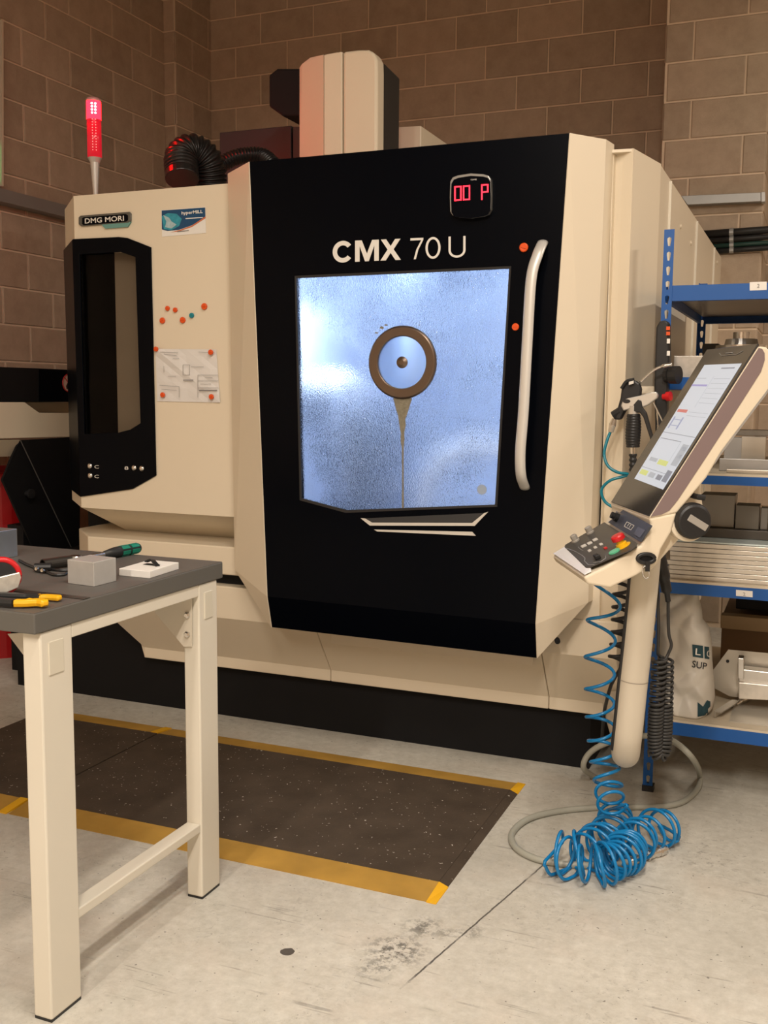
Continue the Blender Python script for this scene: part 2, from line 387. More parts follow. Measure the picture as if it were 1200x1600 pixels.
# magazine cabinet body
xa = A(115, 307, Y=YC).x; xc = -2.16
ctop = [V((xa, YC, ZT)), V((xc, YC, ZT)), V((xc, 5.6, ZT)), V((xa-.255, 5.6, ZT)), V((xa-.255, YC+.249, ZT))]
front_hole = P([(126, 398), (190, 394), (213, 402), (221, 661), (205, 671), (186, 676), (134, 678)], YC)
zb = .916
obj('cabinet_front', plate([V((xa, YC, zb)), V((xc, YC, zb)), V((xc, YC, ZT)), V((xa, YC, ZT))], (0, .004, 0), [inset(front_hole, -.014)]), cream, mm)
bm = B(); quad(bm, V((xa, YC, zb)), V((xa, YC, ZT)), V((xa-.255, YC+.249, ZT)), V((xa-.255, YC+.249, zb)))
quad(bm, V((xa-.255, YC+.249, zb)), V((xa-.255, YC+.249, ZT)), V((xa-.255, 5.6, ZT)), V((xa-.255, 5.6, zb)))
quad(bm, *ctop)
quad(bm, V((xa-.255, 5.6, zb)), V((xa-.255, 5.6, ZT)), V((xc, 5.6, ZT)), V((xc, 5.6, zb)))
o = obj('cabinet_shell', bm, cream, mm)
bm = B()   # the sloping underside
quad(bm, V((xa, YC, zb)), V((xc, YC, zb)), V((xc, 3.84, .79)), V((xa+.06, 3.84, .79)))
quad(bm, V((xa, YC, zb)), V((xa+.06, 3.84, .79)), V((xa-.10, 4.02, .79)), V((xa-.255, YC+.249, zb)))
obj('cabinet_underside', bm, cream, mm)
# viewing panel (black surround, glass, dark interior)
vp = P([(115, 374), (187, 370.5), (200, 372), (237, 386.5), (245, 743), (208, 764), (127.5, 776)], YC)
vpo = obj('viewing_surround', plate(vp, (0, -.008, 0), [front_hole]), black, mm, bevel=.002)
lc = P([(115, 375), (127.5, 776)], YC); dl = V((-.255, .249, 0))*.985; nn = V((-.7, -.7, 0)).normalized()*.006
obj('side_glazing', plate([lc[0], lc[1], lc[1]+dl, lc[0]+dl], nn), black, mm)
g = obj('viewing_glass', plate([p+V((0, .012, 0)) for p in front_hole], (0, .004, 0)), tint_glass(), mm)
bm = B(); x0, x1 = xa+.01, A(240, 500, Y=YC).x
quad(bm, V((x0, 4.1, .95)), V((x1, 4.1, .95)), V((x1, 4.1, 2.2)), V((x0, 4.1, 2.2))); quad(bm, V((x0, YC+.03, .95)), V((x0, 4.1, .95)), V((x0, 4.1, 2.2)), V((x0, YC+.03, 2.2)))
quad(bm, V((x1, YC+.03, .95)), V((x1, 4.1, .95)), V((x1, 4.1, 2.2)), V((x1, YC+.03, 2.2))); quad(bm, V((x0, YC+.03, .95)), V((x1, YC+.03, .95)), V((x1, 4.1, .95)), V((x0, 4.1, .95)))
quad(bm, V((x0, YC+.03, 2.2)), V((x1, YC+.03, 2.2)), V((x1, 4.1, 2.2)), V((x0, 4.1, 2.2)))
obj('magazine_interior', bm, blackm, mm)
obj('reflection_panel', box(B(), A(181, 500, Y=3.665).x, A(226, 500, Y=3.665).x, 3.665, 3.68, 1.05, 2.15), M('reflection_beige', (.78, .68, .53), .45), mm)  # beige board added to stand in for a reflection in the glass
tw = thing
for i in range(5):   # tool holders on the magazine disc inside
    z = 1.25+i*.17; obj('tool_holder', lathe((A(140, 500, Y=3.85).x, 3.95, z), (0, -1, 0), [(.03, 0), (.03, .05), (.018, .06), (.014, .12), (.0, .12)], 14), alud, mm, smooth=False)
for i, (px, py) in enumerate(((141, 728), (141.5, 743), (210, 731), (222, 732))):
    obj('screw_button', lathe(A(px, py, Y=YC-.008), (0, -1, 0), [(.0125, 0), (.0125, .003), (.010, .007), (0, .009)], 16), steel, mm, smooth=True)
for s, a, b_ in (('8', (195, 734), (201, 734)), ('C', (148, 732), (155, 732)), ('C', (148, 747), (155, 747))):
    text('panel_mark', s, A(*a, Y=YC-.008), A(*b_, Y=YC-.008), .014, FW, letter, mm)
obj('gap_filler', box(B(), -3.24, -2.2, 4.03, 4.2, .62, .93), blackm, mm)
# maker's plate
npl = obj('maker_plate', plate(P([(125, 340), (128, 337.5), (204, 331.5), (206, 334), (206, 346), (203, 348.5), (129, 354), (125, 351)], YC), (0, -.010, 0)), M('plate_grey', (.12, .12, .11), .35, .5), mm, bevel=.002)
obj('plate_face', plate(P([(128.5, 341), (131, 339.5), (197, 334.5), (200, 336.5), (200, 344), (197, 346.5), (131, 352), (128.5, 350)], YC-.010), (0, -.001, 0)), black, npl)
obj('plate_tab', plate(P([(160, 351), (206, 347), (201, 355), (166, 357.5)], YC-.001), (0, -.008, 0)), M('tab_teal', (.13, .30, .27), .4), npl)
text('lettering', 'DMG MORI', A(133, 349.5, Y=YC-.0112), A(194, 345, Y=YC-.0112), .021, FW, letter, npl, bold=.012)

# door surround cheeks and roof
zt = A(890, 208, Y=YD).z
def face_solid(name, faces, thick, mat, bevel=0.):
    bm = B(); cache = {}
    def vv(p):
        k = tuple(round(c, 4) for c in p)
        if k not in cache: cache[k] = bm.verts.new(p)
        return cache[k]
    for f in faces: bm.faces.new([vv(p) for p in f])
    o = obj(name, bm, mat, mm); sd = o.modifiers.new('solid', 'SOLIDIFY'); sd.thickness = thick; sd.offset = 0
    return o
DL0, DL1, DL2 = A(390, 256, Y=YD), A(418, 932, Y=YD), A(425, 980, Y=YD+.04)
DR0, DR1, DR2 = A(889.5, 208, Y=YD), A(836.5, 975, Y=YD), A(838.5, 1028, Y=YD+.04)
DL0.z = DR0.z = zt
L0 = A(357, 272, Y=3.57); L0.z = zt; L1 = A(368, 890, Y=3.57)
R0 = A(946, 219, Y=3.545); R0.z = zt; R1 = A(918, 941, Y=3.56)
face_solid('door_cheek', [(DL0, DL1, L1, L0), (DL1, DL2, L1), (L0, L1, L1+V((0, .08, 0)), L0+V((0, .08, 0)))], .006, cream)
face_solid('door_cheek', [(DR0, DR1, R1, R0), (DR1, DR2, R1), (R0, R1, R1+V((.012, .08, 0)), R0+V((.012, .08, 0)))], .006, cream)
obj('housing_roof', plate([p+V((0, 0, -.002)) for p in (DL0+V((0, .031, 0)), DR0+V((0, .031, 0)), R0, R0+V((0, 1.2, 0)), L0+V((0, 1.2, 0)), L0)], (0, 0, -.012)), cream, mm)
obj('front_filler', box(B(), -1.0, -.665, 3.605, 3.62, .60, .95), cream, mm)
obj('cheek_plug', lathe(A(871, 1002, Y=3.50), (.3, -1, 0), [(.010, -.02), (.010, .003), (0, .004)], 12), blackm, mm)
# door leaf with window opening
WIN = [(462, 433), (797, 418), (775, 790), (541, 799), (470, 780)]
win = P(WIN, YD)
door = obj('door', plate([DL0, DR0, DR1, DL1], (0, .03, 0), [win]), black, mm)
obj('kick_flap', plate([DL1, DR1, DR2, DL2], (0, .03, 0)), black, mm)
DF = YD-.0008
# window pane
def pane_mat():
    m = bpy.data.materials.new('sprayed_glass'); m.use_nodes = True; nt = m.node_tree; b = nt.nodes['Principled BSDF']; N = nt.nodes.new; L = nt.links.new
    tc = N('ShaderNodeTexCoord')
    def nz(s, d, vec=None):
        n = N('ShaderNodeTexNoise'); n.inputs['Scale'].default_value = s; n.inputs['Detail'].default_value = d; L(vec or tc.outputs['Object'], n.inputs['Vector']); return n.outputs['Fac']
    b.inputs['Base Color'].default_value = (.93, .96, 1, 1); b.inputs['Transmission Weight'].default_value = 1; b.inputs['IOR'].default_value = 1.33
    b.inputs['Roughness'].default_value = .10
    mp = N('ShaderNodeMapping'); mp.inputs['Rotation'].default_value = (0, .5, 0); mp.inputs['Scale'].default_value = (1.6, 1, .75); L(tc.outputs['Object'], mp.inputs[0])
    vo = N('ShaderNodeTexVoronoi'); vo.inputs['Scale'].default_value = 230; L(mp.outputs[0], vo.inputs['Vector'])
    ad = N('ShaderNodeMath'); ad.operation = 'ADD'; L(vo.outputs['Distance'], ad.inputs[0]); L(nz(170, 4, mp.outputs[0]), ad.inputs[1])
    st = N('ShaderNodeMapRange'); st.inputs[1].default_value = .35; st.inputs[2].default_value = .68; st.inputs[3].default_value = .22; st.inputs[4].default_value = .80; L(nz(3.2, 3), st.inputs[0])
    bp = N('ShaderNodeBump'); bp.inputs['Distance'].default_value = .005; L(st.outputs[0], bp.inputs['Strength']); L(ad.outputs[0], bp.inputs['Height']); L(bp.outputs['Normal'], b.inputs['Normal'])
    return m
winy = [p+V((0, .010, 0)) for p in win]
C0 = A(629, 566.3, Y=YD+.010)
hole = [C0+V((cos(2*pi*k/40)*.112, 0, sin(2*pi*k/40)*.112)) for k in range(40)]
pane = obj('window_pane', plate(winy, (0, .006, 0), [hole]), pane_mat(), mm)
obj('gasket', plate([p+V((0, -.001, 0)) for p in inset(win, -.006)], (0, .006, 0), [inset(win, .005)]), plast, mm)
ring = obj('spin_window_ring', lathe(C0+V((0, .006, 0)), (0, -1, 0), [(.092, 0), (.092, .014), (.094, .017), (.124, .017), (.130, .012), (.130, 0), (.092, 0)], 56, open_=True), bronze, mm, smooth=False, bevel=.0015)
bm = B(); lathe(C0+V((0, .002, 0)), (0, -1, 0), [(.0925, 0), (.0925, .004)], 48, bm=bm)
obj('spin_disc', bm, M('clear_disc', (.86, .93, 1), .30, trans=1., var=0, ior=1.3), mm)
obj('spin_hub', lathe(C0+V((0, -.002, 0)), (0, -1, 0), [(.021, 0), (.021, .004), (.015, .006), (.009, .008), (0, .008)], 20), bronze, mm)
coolant = M('dried_coolant', (.20, .18, .13), .45, var=.5, scale=90, bump=.4, bscale=200)
dr = P([(614, 622), (644, 622), (639, 638), (636, 648), (633, 655), (634, 664), (631.5, 676), (632, 686), (630.6, 700), (630.6, 740), (631.2, 794), (627.8, 794), (628.2, 745), (627.8, 700), (626, 690), (626.5, 678), (624, 664), (622, 650), (619, 640)], YD+.0085)
obj('coolant_drip', plate(dr, (0, .0012, 0)), coolant, mm)
for px, py, s in ((596, 512, .010), (588, 520, .007), (603, 508, .006), (655, 508, .004)):
    pc = A(px, py, Y=YD+.0085); obj('coolant_residue', plate([pc+V((cos(a)*s*random.uniform(.6, 1.4), 0, sin(a)*s*.5*random.uniform(.6, 1.3))) for a in [k*pi/5 for k in range(10)]], (0, .001, 0)), coolant, mm)
pc = A(753, 765, Y=YD+.0085); obj('round_sticker', lathe(pc, (0, -1, 0), [(.018, 0), (.018, .001)], 24), M('clear_sticker', (.30, .36, .46), .4, var=.05), mm)
# lit work chamber behind the window
cx0, cx1, cy0, cy1, cz0, cz1 = -1.885, -.90, YD+.035, 4.75, .72, 2.18
bm = B()
quad(bm, V((cx0, cy1, cz0)), V((cx1, cy1, cz0)), V((cx1, cy1, cz1)), V((cx0, cy1, cz1))); quad(bm, V((cx0, cy0, cz0)), V((cx0, cy1, cz0)), V((cx0, cy1, cz1)), V((cx0, cy0, cz1)))
quad(bm, V((cx1, cy0, cz0)), V((cx1, cy1, cz0)), V((cx1, cy1, cz1)), V((cx1, cy0, cz1))); quad(bm, V((cx0, cy0, cz1)), V((cx1, cy0, cz1)), V((cx1, cy1, cz1)), V((cx0, cy1, cz1)))
quad(bm, V((cx0, cy0, cz0)), V((cx1, cy0, cz0)), V((cx1, cy1, cz0)), V((cx0, cy1, cz0)))
obj('work_chamber', bm, M('chamber_sheet', (.56, .62, .74), .35, .2, var=.12, scale=5), mm)
wet = M('wet_steel', (.40, .45, .54), .25, .7, var=.15, scale=20)
ac = A(762, 800, Y=3.70)
arc = [ac+V((cos(a_)*.25, 0, sin(a_)*.25)) for a_ in [radians(t) for t in range(70, 200, 6)]]
obj('trunnion_arm', tube(arc, .026, 12), M('trunnion_paint', (.85, .86, .88), .3), mm, smooth=True)
tx_ = ac.x+.02
obj('rotary_table', lathe((tx_, 4.05, .80), (0, 0, 1), [(.24, 0), (.24, .06), (.22, .075), (0, .075)], 40), wet, mm)
t_ = B(); box(t_, tx_-.16, tx_+.04, 3.78, 3.96, .84, .90)
obj('vice_base', t_, M('vice_dark', (.10, .13, .18), .35, .5), mm, bevel=.004)
obj('vice_jaw', box(B(), tx_-.15, tx_+.03, 3.80, 3.86, .905, .95), alud, mm, bevel=.004)
obj('vice_jaw', box(B(), tx_-.15, tx_+.03, 3.90, 3.95, .905, .98), alu, mm, bevel=.004)
obj('side_column', box(B(), tx_+.06, tx_+.10, 3.72, 3.80, .76, 1.02), M('vice_dark', (.10, .13, .18)), mm, bevel=.004)
obj('spindle_nose', lathe((-1.62, 4.25, 1.36), (0, 0, 1), [(.05, 0), (.06, .05), (.10, .10), (.10, .35), (.15, .40), (.15, .8)], 28), wet, mm)
gx0, gx1 = A(536, 700, Y=3.75).x, A(622, 700, Y=3.75).x
obj('chamber_guard', box(B(), gx0, gx1, 3.75, 3.9, .74, A(580, 648, Y=3.75).z), M('guard_grey', (.16, .21, .30), .35, .3), mm, bevel=.01)
hx0, hx1 = A(455, 650, Y=3.7).x, A(508, 650, Y=3.7).x
obj('chamber_bracket', box(B(), hx0, hx1, 3.7, 3.75, A(480, 668, Y=3.7).z, A(480, 612, Y=3.7).z), M('guard_dark', (.05, .07, .10), .35, .3), mm, bevel=.01)
obj('bright_band_bar', box(B(), A(455, 590, Y=3.72).x, A(545, 590, Y=3.72).x, 3.72, 3.78, A(480, 606, Y=3.72).z, A(480, 580, Y=3.72).z), M('bar_white', (.90, .92, .95), .3), mm, bevel=.006)  # white bar made up for the bright band behind the pane
obj('coolant_pipe', tube(spline([A(545, 600, Y=3.74), A(556, 640, Y=3.74), A(558, 690, Y=3.74), A(557, 800, Y=3.74)], 6), .012, 10), M('bar_white', (.90, .92, .95)), mm, smooth=True)
for x_, y_, z_, sx, e, rx in ((-1.55, 3.60, 2.10, .7, 15, 25), (-1.80, 3.58, 1.75, .12, 4, 20), (-1.0, 3.60, 2.12, .3, 6, 30)):
    ld = bpy.data.lights.new('chamber_light', 'AREA'); ld.shape = 'RECTANGLE'; ld.size = sx; ld.size_y = .08; ld.energy = e; ld.color = (.66, .80, 1)
    lo = bpy.data.objects.new('chamber_light', ld); COL.objects.link(lo); lo.location = (x_, y_, z_); lo.rotation_euler = (radians(rx), 0, 0)
obj('light_strip', box(B(), -1.87, -.92, 3.55, 3.68, 2.135, 2.16), white, mm)
# handle
hp = spline([A(848, 379, Y=YD), A(840, 398, Y=YD-.045), A(830, 436, Y=YD-.062), A(824, 530, Y=YD-.065), A(818, 640, Y=YD-.065), A(813, 705, Y=YD-.062), A(814, 742, Y=YD-.045), A(820, 762, Y=YD)], 6)
sec = [(cos(a)*1.0, sin(a)*.62) for a in [2*pi*k/16 for k in range(16)]]
obj('door_handle', tube(hp, .019, prof=sec), M('handle_aluminium', (.66, .64, .60), .4, .35, var=.03), mm, smooth=True)
# lettering on the door
def ribbon(pts, t):
    n = len(pts); L_, R2 = [], []
    for i in range(n):
        a_, b_ = pts[max(0, i-1)], pts[min(n-1, i+1)]; d = V((b_[0]-a_[0], b_[1]-a_[1])).normalized(); q = V((-d.y, d.x))*t/2
        L_.append((pts[i][0]+q.x, pts[i][1]+q.y)); R2.append((pts[i][0]-q.x, pts[i][1]-q.y))
    return L_+R2[::-1]
def glyph(poly, x0, x1, hole=None, H=33.0):
    """poly in unit box (u right, v up) -> pixels on the door"""
    def f(u, v_): px = x0+(x1-x0)*u; return A(px, 410.4-.0426*(px-523)-H*v_, Y=YD)
    w = abs(f(1, 0).x-f(0, 0).x)
    obj('model_letter', plate([f(*p) for p in poly], (0, -.0014, 0), [[f(*p) for p in hole]] if hole else ()), letter, mm)
def arc_(a0, a1, n, t, asp):
    # ribbon along an ellipse inside the unit box; asp = width/height, t in height units
    tx = t/asp; o = []; i_ = []
    for k in range(n+1):
        a_ = radians(a0+(a1-a0)*k/n); o.append((.5+.5*cos(a_), .5+.515*sin(a_))); i_.append((.5+(.5-tx)*cos(a_), .5+(.515-t)*sin(a_)))
    return o, i_
o_, i_ = arc_(38, 322, 30, .215, 1.0); glyph(o_+i_[::-1], 520, 552)
glyph([(0, 0), (0, 1), (.28, 1), (.5, .36), (.72, 1), (1, 1), (1, 0), (.81, 0), (.81, .74), (.58, 0), (.42, 0), (.19, .74), (.19, 0)], 555, 592)
glyph([(0, 0), (.355, .51), (.02, 1), (.28, 1), (.5, .67), (.72, 1), (.98, 1), (.645, .51), (1, 0), (.735, 0), (.5, .35), (.265, 0)], 594.5, 626.5)
glyph([(0, 1), (1, 1), (1, .90), (.62, .45), (.42, 0), (.26, 0), (.46, .45), (.84, .89), (0, .89)], 641.5, 661.5)
o_, i_ = arc_(0, 351, 39, .105, .70); glyph(o_, 665, 688.5, hole=i_)
up_ = [(.07, 1), (.07, .33)]+[(.5+.43*cos(radians(a_)), .33+.29*sin(radians(a_))) for a_ in range(195, 346, 15)]+[(.93, .33), (.93, 1)]
t_o = [(0, 1), (0, .34)]+[(.5+.5*cos(radians(a_)), .34+.35*sin(radians(a_))) for a_ in range(190, 351, 10)]+[(1, .34), (1, 1)]
t_i = [(.13, 1), (.13, .34)]+[(.5+.37*cos(radians(a_)), .34+.25*sin(radians(a_))) for a_ in range(190, 351, 10)]+[(.87, .34), (.87, 1)]
glyph(t_o+t_i[::-1], 701, 727.5)
# chevron trims under the window
obj('trim_grille', plate(P([(567, 810), (759, 801.5), (738, 820), (580, 819)], YD), (0, -.002, 0)), M('trim_dark', (.03, .03, .032), .5), mm)
for q in ([(564, 809.5), (571, 810), (582, 816.5), (738, 817), (757, 801.5), (763, 799.6), (742, 821.5), (578.5, 821)], [(585, 827.3), (738, 830.8), (743.6, 837), (590, 830.2)]):
    obj('trim_bar', plate(P(q, YD), (0, -.004, 0)), M('trim_silver', (.66, .63, .58), .4, .3), mm)
# timer display on the door
def rrect(x0, x1, y0, y1, Y, bow=3, skew=3.0):
    out = []
    for (u, v_) in ((.0, .14), (.06, .04), (.18, .0), (.5, -.035), (.82, .0), (.94, .04), (1, .14), (1.012, .5), (1, .86), (.94, .96), (.82, 1), (.5, 1.035), (.18, 1), (.06, .96), (0, .86), (-.012, .5)):
        out.append(A(x0+(x1-x0)*u, y0+(y1-y0)*v_-skew*(u-.5), Y=Y))
    return out
tm = obj('timer_display', plate(rrect(706.5, 769.5, 275, 339.5, YD), (0, -.022, 0)), M('timer_bezel', (.34, .33, .31), .35, .6), mm, bevel=.002)
obj('timer_face', plate(rrect(705.6, 766.2, 277, 339, YD-.0225), (0, -.0015, 0)), black, tm)
ledr = M('red_led', (.6, .01, .02), .4, emit=(1, .018, .035), estr=4, var=0)
TF = YD-.0245
def digit(cx, y0, y1, w, segs):
    bm = B(); t = 2.0; ym = (y0+y1)/2
    R = {'l': (cx-w, cx-w+t, y0, y1), 'r': (cx+w-t, cx+w, y0, y1), 't': (cx-w, cx+w, y0, y0+t), 'b': (cx-w, cx+w, y1-t, y1), 'm': (cx-w, cx+w, ym-t/2, ym+t/2), 'R': (cx+w-t, cx+w, y0, ym)}
    for s in segs:
        a, b_, c, d = R[s]; k = -.08
        plate([A(x, y+k*(x-738), Y=TF) for x, y in ((a, c), (b_, c), (b_, d), (a, d))], (0, -.0012, 0), bm=bm)
    return bm
obj('digit', digit(715.6, 289, 312, 5.6, 'lrtb'), ledr, tm); obj('digit', digit(729, 289, 312, 5.6, 'lrtb'), ledr, tm); obj('digit', digit(757.6, 289.5, 313.5, 5.6, 'lRtm'), ledr, tm)
text('timer_mark', 'TIME', A(735, 282.3, Y=TF), A(745, 281.5, Y=TF), .0045, FW, letter, tm)

# right-hand front corner, cove and side panels
CR = [(R0.x+.012, 3.62), (-.668, 3.645), (-.640, 3.635), (-.605, 3.615), (-.553, 3.885)]
bm = B(); lo = [bm.verts.new((x, y, .624)) for x, y in CR]; hi = [bm.verts.new((x, y, ZT+.01)) for x, y in CR]
for i in range(4): bm.faces.new([lo[i], lo[i+1], hi[i+1], hi[i]])
o = obj('corner_panel', bm, cream, mm); sd = o.modifiers.new('solid', 'SOLIDIFY'); sd.thickness = .004
bm = B(); plate([V((R0.x-.04, 3.60, ZT+.01)), V((-.605, 3.615, ZT+.01)), V((-.553, 3.885, ZT+.01)), V((-.553, 6.64, ZT+.01)), V((R0.x-.04, 6.64, ZT+.01))], (0, 0, -.01), bm=bm)
obj('roof_panel', bm, cream, mm)
for y0, y1 in ((3.888, 4.152), (4.158, 5.122), (5.130, 6.041), (6.049, 6.645)):
    sp = obj('side_panel', box(B(), -.57, -.552, y0, y1, .62, ZT+.005), cream, mm)
    obj('panel_flange', box(B(), -.554, -.543, y1-.006, y1+.001, .62, ZT), M('flange_light', (.78, .73, .62), .4, var=.02), sp)
for px, py in ((1045, 334), (1063, 354), (1079, 380), (1086, 405), (1120, 410)):
    obj('panel_bolt', lathe(A(px, py, X=-.552), (1, 0, 0), [(.010, 0), (.010, .005), (0, .007)], 10), cream, mm)
obj('rear_body', box(B(), -2.15, -.58, 5.0, 6.6, .3, 2.2), cream, mm)
# column: spindle cover, motor, boxes on the roof
YS = 4.10
xs = [A(468, 170, Y=YS+.05).x, A(506, 160, Y=YS).x, A(535, 160, Y=YS).x, A(589, 160, Y=YS).x]
def topz(pts, Y): return [A(x, y, Y=Y) for x, y in pts]
capA = topz([(506, 242), (506, 85.5), (520, 82.5), (534.5, 80.5), (534.5, 242)], YS)
capB = topz([(535.8, 242), (535.8, 80.3), (560, 77.5), (575, 77.3), (584, 81.5), (589, 92), (589.5, 110), (589, 242)], YS)
obj('spindle_cover_front', plate([p for p in capA], (0, .10, 0)), cream, mm, bevel=.004)
obj('spindle_cover_side', plate([p for p in capB], (0, .08, 0)), cream, mm, bevel=.012, seg=3)
c1 = A(505.5, 245, Y=YS); c2 = A(505.5, 85.5, Y=YS); c3 = A(485, 90, Y=YS+.06); c4 = A(472, 100, Y=YS+.09); c5 = A(468, 106, Y=YS+.11); c6 = A(468, 245, Y=YS+.11)
obj('spindle_cover_cheek', plate([c1, c2, c3, c4, c5, c6], (0, .06, 0)), cream, mm)
bs = [V((xs[3]-.004, YS+.06, 2.3)), A(589.5, 92, Y=YS+.06), A(627, 122, X=xs[3]), A(627, 225, X=xs[3])]
y2 = bs[2].y
obj('column_body', plate([V((xs[3]-.006, YS+.06, 2.2)), V((xs[3]-.006, YS+.06, bs[1].z-.02)), V((xs[3]-.006, YS+.10, bs[1].z-.01)), V((xs[3]-.006, y2, bs[2].z)), V((xs[3]-.006, y2, 2.2))], (-.33, 0, 0)), M('column_grey_black', (.020, .019, .019), .5, var=.1), mm, bevel=.008)
obj('axis_motor', plate(P([(420, 117), (433, 107), (475, 107), (475, 181), (441, 181), (420, 166)], 4.25), (0, .25, 0)), blackm, mm, bevel=.008)
obj('junction_box', plate(P([(343, 207), (455, 196), (456, 300), (343, 300)], 4.75), (0, .3, 0)), M('dark_box', (.035, .030, .036), .45), mm, bevel=.004)
obj('junction_box_side', plate(P([(458, 198), (468, 198), (468, 300), (458, 300)], 4.74), (0, .3, 0)), M('box_side', (.05, .05, .055), .5), mm)
q0 = A(658, 196.5, Y=4.6)
obj('rear_box', plate([A(622, 198.5, Y=4.6), q0, V((q0.x, 4.6, 2.2)), V((A(622, 198, Y=4.6).x, 4.6, 2.2))], (0, .55, 0)), cream, mm, bevel=.004)

# signal lamp on the cabinet
sl = thing('signal_lamp', 'lit red signal lamp on a tapered pole on top of the cabinet', 'lamp', A(150, 303, Y=3.78))
b0 = A(150, 304, Y=3.78); b0.z = ZT
q = A(147, 250, Y=3.78); axp = V((b0.x+.001, 3.78, 0))
zl0, zl1 = A(147, 247, Y=3.78).z, A(147, 156, Y=3.78).z; axp = V((A(147, 200, Y=3.78).x, 3.78, 0))
obj('pole', lathe(axp, (0, 0, 1), [(.010, ZT), (.010, ZT+.03), (.020, zl0-.02), (.031, zl0), (0, zl0)], 20), M('pole_silver', (.55, .53, .50), .4, .5), sl, smooth=False)
lens_m = M('red_lens', (.55, .01, .02), .2, emit=(1, .02, .05), estr=.32, var=0, spec=.5)
obj('lens', lathe(axp, (0, 0, 1), [(.031, zl0), (.031, zl1-.085)], 28), lens_m, sl, smooth=True)
obj('lit_lens', lathe(axp, (0, 0, 1), [(.031, zl1-.085), (.031, zl1-.008), (.027, zl1-.003)], 28), M('red_lens_lit', (.8, .01, .02), .3, emit=(1, .0005, .0011), estr=150.0, var=0), sl, smooth=True)
obj('cap', lathe(axp, (0, 0, 1), [(.0315, zl1-.008), (.0315, zl1), (.026, zl1+.006), (0, zl1+.006)], 28), M('cap_pink', (.55, .25, .25), .4), sl)
hot = M('led_hot', (1, .5, .5), .5, emit=(1, .45, .48), estr=14, var=0); dim = M('led_dim', (.9, .5, .45), .5, emit=(1, .2, .2), estr=.9, var=0)
dv = (CAM-axp); dv.z = 0; dv.normalize(); sv = V((-dv.y, dv.x, 0))
for r_ in range(4):
    for c_ in (-1, 1):
        obj('led', lathe(axp+V((0, 0, zl1-.022-.013*r_))+dv*.0305+sv*c_*.0072, dv, [(.0042, 0), (.0042, .0015), (0, .002)], 8), hot, sl)
for r_ in range(12):
    for c_ in (-1, 1):
        obj('led', lathe(axp+V((0, 0, zl1-.088-.0117*r_))+dv*.0305+sv*c_*.0072, dv, [(.0022, 0), (.0022, .0015), (0, .002)], 6), dim, sl)

# extraction hose on the roof
def corrug(path, R, turns, amp):
    N = turns*6; pts = []; rad = []; L = [0.]
    for a, b_ in zip(path, path[1:]): L.append(L[-1]+(b_-a).length)
    for i in range(N+1):
        s = L[-1]*i/N; j = 0
        while j < len(L)-2 and L[j+1] < s: j += 1
        f = (s-L[j])/max(1e-9, L[j+1]-L[j]); pts.append(path[j].lerp(path[j+1], f)); rad.append(R+amp*sin(2*pi*i/6))
    return pts, rad
hosem = M('hose_black', (.012, .011, .011), .3, var=.1)
eh = thing('extraction_hose', 'fat black corrugated hose elbow arching over the cabinet roof', 'hose', A(320, 292, Y=4.15))
pp, rr = corrug(spline([A(284, 270, Y=4.02), A(284, 246, Y=4.05), A(302, 236, Y=4.1), A(324, 254, Y=4.15), A(330, 300, Y=4.2)], 12), .072, 20, .006)
obj('corrugated_hose', tube(pp, rr, 28), hosem, eh, smooth=True)
obj('hose_cuff', tube([pp[0]+(pp[0]-pp[6]).normalized()*.035, pp[0]], .076, 28), hosem, eh, smooth=False, bevel=.004)
sh = thing('thin_hose', 'thinner black corrugated hose behind the fat hose elbow', 'hose', A(380, 250, Y=4.35))
pp, rr = corrug(spline([A(338, 262, Y=4.3), A(365, 247, Y=4.35), A(392, 242, Y=4.4), A(412, 245, Y=4.42), A(428, 258, Y=4.4)], 10), .036, 22, .003)
obj('corrugated_hose', tube(pp, rr, 20), hosem, sh, smooth=True)

# ------------------------------------------------------------------ card, drawing and magnets on the cabinet
YM = YC-.0006
cardm = M('card_white', (.78, .76, .72), .5, var=.02)
cd_ = thing('business_card', 'blue and white printed card stuck beside the maker plate', 'card', A(287, 348, Y=YM))
obj('card', plate(P([(252, 328.5), (321, 323.5), (322, 364), (253.5, 370)], YM), (0, -.0010, 0)), cardm, cd_)
Y2 = YM-.0012
obj('blue_print', plate(P([(252.6, 329), (320.6, 324.2), (321, 339), (300, 352), (280, 359), (262, 361), (253, 358.5)], Y2), (0, -.0003, 0)), M('print_blue', (.006, .06, .15), .5, var=.1), cd_)
obj('teal_print', plate(P([(252.8, 338), (262, 333), (276, 334), (284, 342), (280, 353), (268, 359.5), (256, 358)], Y2-.0004), (0, -.0003, 0)), M('print_teal', (.03, .27, .36), .5, var=.5, scale=60), cd_)
obj('cutter_print', plate(P([(255, 336), (264, 340), (268, 346), (276, 351), (268, 357), (258, 355), (260, 346)], Y2-.0008), (0, -.0003, 0)), M('print_pale', (.35, .48, .52), .5, var=.4, scale=80), cd_)
obj('orange_print', plate(P([(321, 338), (321.2, 341), (300, 354.5), (280, 361.5), (266, 363), (280, 359.6), (300, 352.4)], Y2-.0004), (0, -.0003, 0)), M('print_orange', (.55, .16, .07), .5), cd_)
text('card_lettering', 'hyperMILL', A(284, 337, Y=Y2), A(317, 334.5, Y=Y2), .0165, FW, cardm, cd_, bold=.02)
for k, (a, b_, y) in enumerate(((290, 317, 341), (277, 295, 361.5))):
    obj('print_line', plate(P([(a, y), (b_, y-2), (b_, y-.6), (a, y+1.2)], Y2-.0005), (0, -.0003, 0)), cardm if k == 0 else M('print_grey', (.2, .19, .18), .6), cd_)

